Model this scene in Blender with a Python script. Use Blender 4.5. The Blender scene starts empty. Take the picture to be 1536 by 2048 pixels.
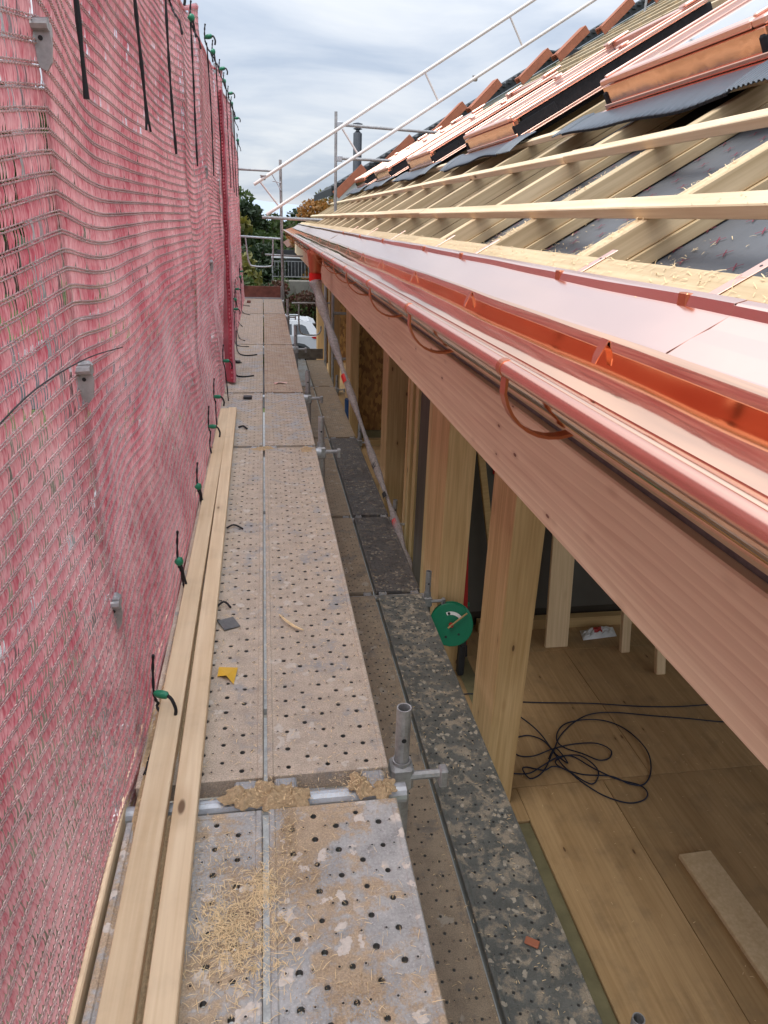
import bpy, math, random
import numpy as np
from mathutils import Vector, Matrix
random.seed(7); np.random.seed(7)
rnd = random.uniform
SC = bpy.context.scene
COL = SC.collection

# ------------------------------------------------------------------ camera, light, exposure
def cam_rows():
    f = 1420.0
    a = np.array([526 - 768, 435 - 1024.0]); d = np.array([1, .035])
    t = -(f * f + a.dot(a)) / a.dot(d); b = a + t * d
    Y = np.array([a[0], -a[1], -f]); Y /= np.linalg.norm(Y)
    X = np.array([b[0], -b[1], -f]); X /= np.linalg.norm(X)
    return X, Y, np.cross(X, Y)
cd = bpy.data.cameras.new('camera'); cam = bpy.data.objects.new('camera', cd); COL.objects.link(cam)
X, Y, Z = cam_rows()
M = Matrix(((*X, 0), (*Y, 0), (*Z, 1.3), (0, 0, 0, 1)))
cam.matrix_world = M
cd.sensor_fit = 'VERTICAL'; cd.sensor_height = 36; cd.lens = 1420 / 2048 * 36
cd.clip_start = .02; cd.clip_end = 3000
SC.camera = cam
SC.cycles.max_bounces = 7; SC.cycles.diffuse_bounces = 3; SC.cycles.glossy_bounces = 4; SC.cycles.transmission_bounces = 4
SC.view_settings.view_transform = 'Standard'; SC.view_settings.look = 'None'
SC.view_settings.exposure = 0.5; SC.view_settings.gamma = 1; SC.view_settings.use_curve_mapping = False

SUN_EL, SUN_AZ = 64, 248      # degrees, azimuth clockwise from +Y
wd = bpy.data.worlds.new('World'); SC.world = wd; wd.use_nodes = True
nt = wd.node_tree; nt.nodes.clear()
def N(nt, typ, **kw):
    n = nt.nodes.new(typ)
    for k, v in kw.items():
        if k.startswith('i_'): n.inputs[k[2:].replace('_', ' ')].default_value = v
        else: setattr(n, k, v)
    return n
L = lambda nt, a, b: nt.links.new(a, b)
out = N(nt, 'ShaderNodeOutputWorld'); bg = N(nt, 'ShaderNodeBackground'); bg.inputs[1].default_value = .1
sky = N(nt, 'ShaderNodeTexSky'); sky.sky_type = 'NISHITA'; sky.sun_disc = False
sky.sun_elevation = math.radians(SUN_EL); sky.sun_rotation = math.radians(SUN_AZ)
tc = N(nt, 'ShaderNodeTexCoord'); sep = N(nt, 'ShaderNodeSeparateXYZ'); L(nt, tc.outputs['Generated'], sep.inputs[0])
def mth(nt, op, a, b=None, c=None, clamp=False):
    n = nt.nodes.new('ShaderNodeMath'); n.operation = op; n.use_clamp = clamp
    for i, v in enumerate((a, b, c)):
        if v is None: continue
        if isinstance(v, (int, float)): n.inputs[i].default_value = v
        else: nt.links.new(v, n.inputs[i])
    return n.outputs[0]
zc = mth(nt, 'MAXIMUM', sep.outputs[2], 0.0)
den = mth(nt, 'ADD', zc, .22)
comb = N(nt, 'ShaderNodeCombineXYZ')
L(nt, mth(nt, 'DIVIDE', sep.outputs[0], den), comb.inputs[0]); L(nt, mth(nt, 'DIVIDE', sep.outputs[1], den), comb.inputs[1])
n1 = N(nt, 'ShaderNodeTexNoise', i_Scale=1.25, i_Detail=6.0, i_Roughness=.55); n1.inputs['Distortion'].default_value = .4
mp = N(nt, 'ShaderNodeMapping'); mp.inputs['Scale'].default_value = (1.0, 1.5, 1); mp.inputs['Rotation'].default_value = (0, 0, .25)
L(nt, comb.outputs[0], mp.inputs[0]); L(nt, mp.outputs[0], n1.inputs[0])
rp = N(nt, 'ShaderNodeValToRGB'); L(nt, n1.outputs[0], rp.inputs[0])
cr = rp.color_ramp
cr.elements[0].position = .37; cr.elements[0].color = (3.7, 4.25, 5.15, 1)
cr.elements[1].position = .64; cr.elements[1].color = (6.1, 6.3, 6.6, 1)
e = cr.elements.new(.5); e.color = (4.9, 5.3, 5.95, 1)
# overcast sky: brighter towards the zenith
vm = N(nt, 'ShaderNodeVectorMath'); vm.operation = 'SCALE'; L(nt, rp.outputs[0], vm.inputs[0])
L(nt, mth(nt, 'MULTIPLY_ADD', mth(nt, 'POWER', zc, 1.6), 2.2, .98), vm.inputs['Scale'])
mx = N(nt, 'ShaderNodeMixRGB'); mx.inputs[0].default_value = .88
L(nt, sky.outputs[0], mx.inputs[1]); L(nt, vm.outputs[0], mx.inputs[2])
L(nt, mx.outputs[0], bg.inputs[0]); L(nt, bg.outputs[0], out.inputs[0])

sd = bpy.data.lights.new('sun', 'SUN'); sd.energy = 1.5; sd.angle = math.radians(24); sd.color = (1, .96, .9)
so = bpy.data.objects.new('sun', sd); COL.objects.link(so)
az, el = math.radians(SUN_AZ), math.radians(SUN_EL)
dirv = Vector((math.sin(az) * math.cos(el), math.cos(az) * math.cos(el), math.sin(el)))
so.rotation_euler = dirv.to_track_quat('Z', 'Y').to_euler(); so.location = dirv * 30

# ------------------------------------------------------------------ materials
MATS = {}
def newmat(name):
    m = bpy.data.materials.new(name); m.use_nodes = True; t = m.node_tree; t.nodes.clear()
    o = t.nodes.new('ShaderNodeOutputMaterial'); b = t.nodes.new('ShaderNodeBsdfPrincipled'); t.links.new(b.outputs[0], o.inputs[0])
    MATS[name] = m
    return m, t, b, o
def coords(t, kind='Object', scale=(1, 1, 1), rand=True, rot=(0, 0, 0)):
    if kind == 'World':
        g = t.nodes.new('ShaderNodeNewGeometry'); src = g.outputs['Position']; rand = False
    else:
        c = t.nodes.new('ShaderNodeTexCoord'); src = c.outputs[kind]
    if rand:
        oi = t.nodes.new('ShaderNodeObjectInfo'); v = t.nodes.new('ShaderNodeVectorMath'); v.operation = 'ADD'
        s = t.nodes.new('ShaderNodeVectorMath'); s.operation = 'SCALE'; s.inputs[0].default_value = (17.3, 9.1, 23.7)
        t.links.new(oi.outputs['Random'], s.inputs['Scale']); t.links.new(src, v.inputs[0]); t.links.new(s.outputs[0], v.inputs[1]); src = v.outputs[0]
    m = t.nodes.new('ShaderNodeMapping'); m.inputs['Scale'].default_value = scale; m.inputs['Rotation'].default_value = rot
    t.links.new(src, m.inputs[0]); return m.outputs[0]
def noise(t, vec, scale, detail=4, rough=.55, dist=0):
    n = t.nodes.new('ShaderNodeTexNoise'); n.inputs['Scale'].default_value = scale; n.inputs['Detail'].default_value = detail
    n.inputs['Roughness'].default_value = rough; n.inputs['Distortion'].default_value = dist; t.links.new(vec, n.inputs['Vector']); return n.outputs[0]
def ramp(t, fac, stops):
    r = t.nodes.new('ShaderNodeValToRGB'); t.links.new(fac, r.inputs[0]); c = r.color_ramp
    c.elements[0].position, c.elements[0].color = stops[0][0], (*stops[0][1], 1)
    c.elements[1].position, c.elements[1].color = stops[-1][0], (*stops[-1][1], 1)
    for p, col in stops[1:-1]:
        e = c.elements.new(p); e.color = (*col, 1)
    return r.outputs[0]
def step(t, fac, a, b):
    r = t.nodes.new('ShaderNodeMapRange'); r.interpolation_type = 'SMOOTHSTEP'; r.inputs[1].default_value = a; r.inputs[2].default_value = b
    t.links.new(fac, r.inputs[0]); return r.outputs[0]
def mix(t, fac, a, b, mode='MIX'):
    n = t.nodes.new('ShaderNodeMixRGB'); n.blend_type = mode
    for i, v in enumerate((fac, a, b)):
        if isinstance(v, (int, float)): n.inputs[i].default_value = v
        elif isinstance(v, tuple): n.inputs[i].default_value = (*v, 1)
        else: t.links.new(v, n.inputs[i])
    return n.outputs[0]
def bump(t, b, h, strength=.3, dist=.002):
    n = t.nodes.new('ShaderNodeBump'); n.inputs['Strength'].default_value = strength; n.inputs['Distance'].default_value = dist
    t.links.new(h, n.inputs['Height']); t.links.new(n.outputs[0], b.inputs['Normal'])
def wood(name, c1, c2, axis='Y', knots=.5, fine=1.0, dirt=0.0, rings=False, rough=.65, kcol=(.10, .045, .02)):
    m, t, b, o = newmat(name)
    st = {'X': (.10, 1, 1), 'Y': (1, .10, 1), 'Z': (1, 1, .10)}[axis]
    v = coords(t, 'Object', st)
    big = noise(t, v, 9, 3, .5, .6)
    if rings:
        w = t.nodes.new('ShaderNodeTexWave'); w.wave_type = 'BANDS'; w.bands_direction = 'Z'; w.wave_profile = 'SAW'
        w.inputs['Scale'].default_value = 13; w.inputs['Distortion'].default_value = 5; w.inputs['Detail'].default_value = 1.5; w.inputs['Detail Scale'].default_value = .9; w.inputs['Detail Roughness'].default_value = .35
        vv = coords(t, 'Object', (1, .10, 1)); t.links.new(vv, w.inputs[0])
        fv = coords(t, 'Object', (1, .03, 1))
        f0 = mth(t, 'MULTIPLY_ADD', w.outputs[1], -.15, mth(t, 'MULTIPLY_ADD', noise(t, fv, 70, 3, .6, .2), .45, mth(t, 'MULTIPLY_ADD', big, .25, .22)))
    else:
        vv = coords(t, 'Object', {'X': (.03, 1, 1), 'Y': (1, .03, 1), 'Z': (1, 1, .03)}[axis])
        f0 = mth(t, 'MULTIPLY_ADD', noise(t, vv, 60 * fine, 3, .6, .2), .55, mth(t, 'MULTIPLY', big, .45))
    c = ramp(t, f0, [(.34, c2), (.50, tuple((a + d) / 2 for a, d in zip(c1, c2))), (.64, c1)])
    oi = t.nodes.new('ShaderNodeObjectInfo')
    c = mix(t, 1.0, c, ramp(t, oi.outputs['Random'], [(0, (.84, .82, .78)), (1, (1.08, 1.06, 1.03))]), 'MULTIPLY')
    if knots > 0:
        kv = coords(t, 'Object', {'X': (1.6, 4.5, 4.5), 'Y': (4.5, 1.6, 4.5), 'Z': (4.5, 4.5, 1.6)}[axis])
        vo = t.nodes.new('ShaderNodeTexVoronoi'); vo.inputs['Scale'].default_value = 1.6 * knots + .6; t.links.new(kv, vo.inputs[0])
        k = step(t, vo.outputs['Distance'], .07, .045)
        halo = step(t, vo.outputs['Distance'], .2, .05)
        c = mix(t, mth(t, 'MULTIPLY', halo, .35), c, (c2[0] * .6, c2[1] * .5, c2[2] * .4))
        c = mix(t, mth(t, 'MULTIPLY', k, .85), c, kcol)
    if dirt > 0:
        dn = step(t, noise(t, coords(t, 'Object', (3, 3, 3)), 2.2, 5, .65), .45, .75)
        c = mix(t, mth(t, 'MULTIPLY', dn, dirt), c, (.12, .09, .06))
    t.links.new(c, b.inputs['Base Color']); b.inputs['Roughness'].default_value = rough; b.inputs['Specular IOR Level'].default_value = .3
    bump(t, b, f0, .35, .0012)
    return m
wood('wood_batten', (.82, .69, .49), (.64, .49, .30), 'Y', .5)
wood('wood_batten_old', (.50, .40, .25), (.36, .27, .15), 'Y', .3)
wood('wood_rafter', (.74, .585, .38), (.50, .37, .21), 'X', .55)
wood('wood_post', (.70, .48, .25), (.48, .30, .13), 'Z', .8)
wood('wood_post_pale', (.68, .52, .27), (.54, .38, .17), 'Z', .5)
wood('wood_post_grey', (.13, .11, .085), (.07, .058, .045), 'Z', .3)
wood('wood_fascia', (.90, .74, .54), (.70, .51, .35), 'Y', 1.5, rings=True, kcol=(.12, .03, .02))
wood('wood_board', (.86, .69, .48), (.68, .50, .31), 'Y', .45, dirt=.12)
wood('wood_floor', (.52, .345, .175), (.37, .23, .105), 'Y', 1.0, dirt=.3)
wood('wood_floor_cross', (.42, .265, .12), (.31, .18, .075), 'X', .75, dirt=.25)
wood('wood_raw', (.76, .58, .37), (.60, .43, .25), 'Z', .5)
wood('wood_sill', (.55, .38, .18), (.42, .27, .12), 'X', .5)
wood('wood_eave', (.62, .485, .30), (.44, .33, .19), 'Y', .6, dirt=.12)

def plain(name, col, rough=.6, metal=0, var=.15, vs=8, bumps=0, spec=.4, world=False):
    m, t, b, o = newmat(name)
    n = noise(t, coords(t, 'World' if world else 'Object'), vs, 5, .6)
    c = ramp(t, n, [(.3, tuple(x * (1 - var) for x in col)), (.7, tuple(min(1, x * (1 + var)) for x in col))])
    t.links.new(c, b.inputs['Base Color']); b.inputs['Roughness'].default_value = rough; b.inputs['Metallic'].default_value = metal
    b.inputs['Specular IOR Level'].default_value = spec
    if bumps: bump(t, b, noise(t, coords(t, 'World' if world else 'Object'), vs * 6, 4), bumps, .004)
    return m
def galv(name, c1, c2, rough=.5, metal=.6):
    m, t, b, o = newmat(name); v = coords(t, 'Object')
    n = noise(t, v, 14, 6, .65); n2 = noise(t, v, 90, 3, .6)
    c = ramp(t, mth(t, 'MULTIPLY_ADD', n2, .35, mth(t, 'MULTIPLY', n, .65)), [(.34, c2), (.64, c1)])
    sp = step(t, noise(t, v, 22, 4, .7), .63, .72)
    c = mix(t, mth(t, 'MULTIPLY', sp, .5), c, (.45, .38, .30))
    t.links.new(c, b.inputs['Base Color']); b.inputs['Metallic'].default_value = metal
    t.links.new(mth(t, 'MULTIPLY_ADD', n, .35, rough - .15), b.inputs['Roughness']); bump(t, b, n2, .2, .001); return m
galv('galv_tube', (.50, .50, .50), (.26, .26, .26))
galv('galv_bright', (.62, .64, .66), (.42, .44, .47), .4)
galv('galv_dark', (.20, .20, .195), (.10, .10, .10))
plain('alu_pole', (.74, .68, .64), .45, .15, .03, 2)

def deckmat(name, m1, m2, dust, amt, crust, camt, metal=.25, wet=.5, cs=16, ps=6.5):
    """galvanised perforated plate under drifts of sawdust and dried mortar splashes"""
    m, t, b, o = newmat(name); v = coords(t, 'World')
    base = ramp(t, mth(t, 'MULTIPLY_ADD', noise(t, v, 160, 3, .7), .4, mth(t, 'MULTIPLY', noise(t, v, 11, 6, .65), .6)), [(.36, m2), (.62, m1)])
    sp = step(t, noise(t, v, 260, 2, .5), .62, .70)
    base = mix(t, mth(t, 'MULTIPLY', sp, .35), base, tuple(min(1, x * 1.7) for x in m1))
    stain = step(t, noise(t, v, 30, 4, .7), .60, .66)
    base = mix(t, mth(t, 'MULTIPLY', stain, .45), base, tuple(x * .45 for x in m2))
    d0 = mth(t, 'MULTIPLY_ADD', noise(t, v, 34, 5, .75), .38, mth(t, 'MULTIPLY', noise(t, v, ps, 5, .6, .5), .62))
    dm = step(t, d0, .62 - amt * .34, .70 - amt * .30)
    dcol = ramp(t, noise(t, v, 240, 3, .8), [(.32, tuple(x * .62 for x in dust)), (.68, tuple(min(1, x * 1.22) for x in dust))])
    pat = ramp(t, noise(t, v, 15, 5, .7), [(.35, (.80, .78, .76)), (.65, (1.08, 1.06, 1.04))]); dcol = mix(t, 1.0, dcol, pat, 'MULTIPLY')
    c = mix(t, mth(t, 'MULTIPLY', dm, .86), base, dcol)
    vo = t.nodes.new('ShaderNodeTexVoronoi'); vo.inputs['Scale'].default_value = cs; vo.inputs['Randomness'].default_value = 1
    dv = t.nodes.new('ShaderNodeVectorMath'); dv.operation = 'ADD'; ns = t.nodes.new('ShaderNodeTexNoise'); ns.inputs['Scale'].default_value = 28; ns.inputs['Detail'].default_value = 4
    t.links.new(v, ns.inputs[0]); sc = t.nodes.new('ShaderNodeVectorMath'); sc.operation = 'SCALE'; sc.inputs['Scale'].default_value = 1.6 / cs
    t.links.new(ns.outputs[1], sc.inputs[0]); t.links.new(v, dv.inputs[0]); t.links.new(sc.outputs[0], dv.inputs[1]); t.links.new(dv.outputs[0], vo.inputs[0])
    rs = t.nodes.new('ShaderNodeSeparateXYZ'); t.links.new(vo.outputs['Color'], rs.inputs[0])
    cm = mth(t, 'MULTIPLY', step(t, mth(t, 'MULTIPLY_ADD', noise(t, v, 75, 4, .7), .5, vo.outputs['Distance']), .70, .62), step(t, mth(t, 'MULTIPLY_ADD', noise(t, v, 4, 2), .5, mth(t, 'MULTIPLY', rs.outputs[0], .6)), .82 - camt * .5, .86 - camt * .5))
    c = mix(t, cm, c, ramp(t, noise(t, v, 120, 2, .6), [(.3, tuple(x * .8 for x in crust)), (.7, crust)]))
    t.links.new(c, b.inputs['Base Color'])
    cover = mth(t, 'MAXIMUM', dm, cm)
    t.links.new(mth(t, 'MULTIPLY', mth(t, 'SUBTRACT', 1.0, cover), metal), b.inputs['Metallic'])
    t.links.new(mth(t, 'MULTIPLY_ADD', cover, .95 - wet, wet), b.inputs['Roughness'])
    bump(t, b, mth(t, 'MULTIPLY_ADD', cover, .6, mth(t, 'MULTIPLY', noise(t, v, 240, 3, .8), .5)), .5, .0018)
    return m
deckmat('deck_near', (.50, .485, .465), (.27, .26, .25), (.52, .38, .24), .50, (.70, .62, .54), .30, metal=.12, cs=26)
deckmat('deck_dusty', (.42, .40, .38), (.27, .25, .23), (.57, .465, .36), .74, (.62, .545, .46), .16, cs=24)
deckmat('deck_mid', (.46, .445, .43), (.30, .29, .28), (.54, .44, .33), .62, (.60, .50, .42), .15)
deckmat('deck_ply', (.44, .34, .25), (.33, .24, .17), (.50, .38, .28), .55, (.40, .28, .22), .3, metal=0)
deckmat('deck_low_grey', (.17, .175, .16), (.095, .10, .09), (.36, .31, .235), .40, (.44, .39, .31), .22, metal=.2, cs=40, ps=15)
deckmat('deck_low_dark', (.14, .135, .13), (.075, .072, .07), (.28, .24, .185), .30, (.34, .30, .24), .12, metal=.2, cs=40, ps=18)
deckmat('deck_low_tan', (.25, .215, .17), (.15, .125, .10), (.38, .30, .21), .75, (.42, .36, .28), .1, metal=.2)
deckmat('deck_low_pale', (.42, .43, .40), (.30, .31, .29), (.42, .36, .28), .4, (.5, .45, .38), .1, metal=.2)

def copper(name, rough, wav, scl, stretch=(1, 1, 1), tint=(.955, .56, .42), patina=.0):
    m, t, b, o = newmat(name)
    v = coords(t, 'Object', stretch, rand=False)
    c = ramp(t, noise(t, v, 3, 4, .6), [(.3, tuple(x * .93 for x in tint)), (.7, tint)])
    if patina: c = mix(t, mth(t, 'MULTIPLY', step(t, noise(t, v, 9, 5, .7), .5, .75), patina), c, (.30, .10, .06))
    t.links.new(c, b.inputs['Base Color']); b.inputs['Metallic'].default_value = 1; b.inputs['Roughness'].default_value = rough
    if wav: bump(t, b, noise(t, v, scl, 2, .5, .4), wav, .01)
    return m
copper('copper_gutter', .085, .14, 3, (1, .6, 1), (.97, .60, .42))
copper('copper_bead', .24, .05, 6, (1, .3, 1), (.93, .50, .38))
copper('copper_flashing', .17, .12, 3.2, (1, .6, 1), (.965, .66, .56))
copper('copper_bracket', .38, .1, 20, tint=(.66, .25, .14), patina=.6)
copper('copper_frame', .16, .25, 7, tint=(.95, .53, .38))
copper('copper_frame_edge', .36, .1, 7, tint=(.93, .58, .47))
plain('membrane_grey', (.115, .12, .13), .55, 0, .12, 5, .25)
plain('cross_red', (.20, .025, .045), .8)
plain('apron_lead', (.085, .10, .12), .42, .25, .12, 12, .15)
plain('felt_black', (.018, .018, .020), .85, 0, .3, 30, .5)
plain('clay_tile', (.40, .145, .08), .75, 0, .12, 9, .2)
plain('strap_black', (.012, .012, .014), .7)
plain('toggle_green', (.01, .20, .10), .35, 0, .1, 20, spec=.5)
plain('reel_green', (.0, .16, .075), .38, 0, .1, 8, spec=.5)
plain('cable_blue', (.012, .016, .035), .5)
plain('dark_plastic', (.02, .02, .022), .5)
plain('red_plastic', (.42, .015, .012), .4)
plain('red_tape', (.62, .012, .01), .5)
plain('white_label', (.72, .72, .70), .6)
plain('yellow_paper', (.72, .42, .04), .6)
plain('strip_greenish', (.19, .165, .085), .6, 0, .22, 9, .2)
plain('toeboard_red', (.20, .075, .055), .75, 0, .3, 12)
plain('toeboard_grey', (.17, .15, .12), .8, 0, .3, 12)
plain('wall_clay', (.105, .095, .078), .85, 0, .12, 2)
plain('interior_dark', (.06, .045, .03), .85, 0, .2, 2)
plain('sawdust', (.52, .37, .215), .95, 0, .25, 160, .6, world=True)
plain('chip', (.80, .60, .34), .8, 0, .2, 60, world=True)
plain('concrete', (.22, .205, .175), .9, 0, .25, 2.2, .3)
plain('asphalt', (.055, .055, .057), .9, 0, .25, 4, .3, world=True)
plain('grass_ground', (.075, .10, .03), .95, 0, .35, 1.2, .4, world=True)
plain('render_white', (.72, .71, .68), .9, 0, .05, 2)
plain('render_grey', (.42, .43, .42), .9, 0, .06, 2)
plain('render_blue', (.38, .43, .44), .9, 0, .06, 2)
plain('roof_dark', (.035, .038, .042), .7, 0, .25, 20, .4)
plain('roof_brown', (.16, .075, .05), .8, 0, .25, 14, .4)
plain('rail_white', (.80, .80, .80), .4)
plain('fence_dark', (.045, .047, .05), .6)
plain('pipe_steel', (.17, .18, .20), .4, .7, .1)
plain('window_dark', (.03, .035, .04), .12, 0, .1, spec=.8)
plain('car_white', (.74, .76, .80), .25, 0, .02, 3, spec=.6)
plain('car_trim', (.10, .105, .11), .5)
plain('car_glass', (.03, .04, .05), .06, 0, .05, spec=.9)
plain('tyre', (.018, .018, .018), .85)
plain('rim_silver', (.6, .6, .62), .3, .8)
plain('lamp_red', (.55, .02, .02), .2, spec=.7)
plain('bark', (.09, .07, .05), .9, 0, .3, 10, .6)
plain('blue_plastic', (.01, .05, .16), .45)
m, t, b, o = newmat('osb'); v = coords(t, 'Object', (1, 1, .45))
vo = t.nodes.new('ShaderNodeTexVoronoi'); vo.inputs['Scale'].default_value = 34; t.links.new(v, vo.inputs[0])
sx = t.nodes.new('ShaderNodeSeparateXYZ'); t.links.new(vo.outputs['Color'], sx.inputs[0])
t.links.new(ramp(t, sx.outputs[0], [(.1, (.22, .10, .03)), (.9, (.46, .24, .07))]), b.inputs['Base Color']); b.inputs['Roughness'].default_value = .7
m, t, b, o = newmat('pane_glass')
b.inputs['Base Color'].default_value = (.55, .58, .60, 1); b.inputs['Metallic'].default_value = .75; b.inputs['Roughness'].default_value = .04
bump(t, b, noise(t, coords(t, 'Object'), 1.5, 2), .03, .01)
def foil(name, col, trans, rough=.45):
    m, t, b, o = newmat(name)
    n = noise(t, coords(t, 'Object', (1, 1, 1)), 40, 5, .7, .6)
    t.links.new(ramp(t, n, [(.3, tuple(x * .65 for x in col)), (.7, col)]), b.inputs['Base Color'])
    b.inputs['Roughness'].default_value = rough
    tr = t.nodes.new('ShaderNodeBsdfTransparent'); tr.inputs[0].default_value = (.93, .92, .92, 1); ms = t.nodes.new('ShaderNodeMixShader')
    t.links.new(mth(t, 'MULTIPLY_ADD', n, -.4, trans + .2), ms.inputs[0]); t.links.new(b.outputs[0], ms.inputs[1]); t.links.new(tr.outputs[0], ms.inputs[2]); t.links.new(ms.outputs[0], o.inputs[0])
    bump(t, b, n, .8, .01)
foil('film_clear', (.52, .47, .47), .42)
def netmat(name, c1, c2, tr):
    m, t, b, o = newmat(name); v = coords(t, 'World')
    f0 = mth(t, 'MULTIPLY_ADD', noise(t, v, 2.6, 5, .65), .5, mth(t, 'MULTIPLY', noise(t, coords(t, 'World', (1, 1, .12)), 230, 2, .6), .5))  # fine upright streaks paint shiny highlights into the net colour
    c = ramp(t, f0, [(.40, c2), (.59, c1)])
    d = t.nodes.new('ShaderNodeBsdfTranslucent'); t.links.new(c, d.inputs[0]); t.links.new(c, b.inputs['Base Color'])
    b.inputs['Roughness'].default_value = .34; b.inputs['Specular IOR Level'].default_value = .65; b.inputs['Sheen Weight'].default_value = .7; b.inputs['Sheen Roughness'].default_value = .3; b.inputs['Sheen Tint'].default_value = (1, .86, .86, 1)
    ms = t.nodes.new('ShaderNodeMixShader'); ms.inputs[0].default_value = tr
    t.links.new(b.outputs[0], ms.inputs[1]); t.links.new(d.outputs[0], ms.inputs[2]); t.links.new(ms.outputs[0], o.inputs[0])
netmat('net_tape', (.90, .46, .475), (.58, .11, .15), .5)
netmat('net_cord', (.88, .62, .58), (.46, .25, .24), .3)
netmat('net_hem', (.42, .02, .045), (.26, .008, .02), .25)
def leafmat(name, c1, c2):
    m, t, b, o = newmat(name); v = coords(t, 'World')
    f0 = mth(t, 'MULTIPLY_ADD', noise(t, v, .5, 3, .6), .55, mth(t, 'MULTIPLY', noise(t, v, 7, 3, .6), .45))
    c = ramp(t, f0, [(.38, c2), (.62, c1)]); t.links.new(c, b.inputs['Base Color']); b.inputs['Roughness'].default_value = .6
    d = t.nodes.new('ShaderNodeBsdfTranslucent'); t.links.new(c, d.inputs[0]); ms = t.nodes.new('ShaderNodeMixShader'); ms.inputs[0].default_value = .3
    t.links.new(b.outputs[0], ms.inputs[1]); t.links.new(d.outputs[0], ms.inputs[2]); t.links.new(ms.outputs[0], o.inputs[0])
leafmat('leaf_green', (.085, .125, .025), (.025, .05, .012))
leafmat('leaf_dark', (.045, .075, .022), (.014, .03, .010))
leafmat('leaf_yellow', (.22, .19, .03), (.08, .09, .02))
leafmat('leaf_autumn', (.42, .17, .035), (.17, .13, .025))
leafmat('leaf_red', (.13, .04, .025), (.04, .035, .015))
m, t, b, o = newmat('far_hill_blue'); b.inputs['Base Color'].default_value = (.40, .46, .53, 1); b.inputs['Roughness'].default_value = 1  # pale blue grey: distance haze painted into the hill colour

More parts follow.
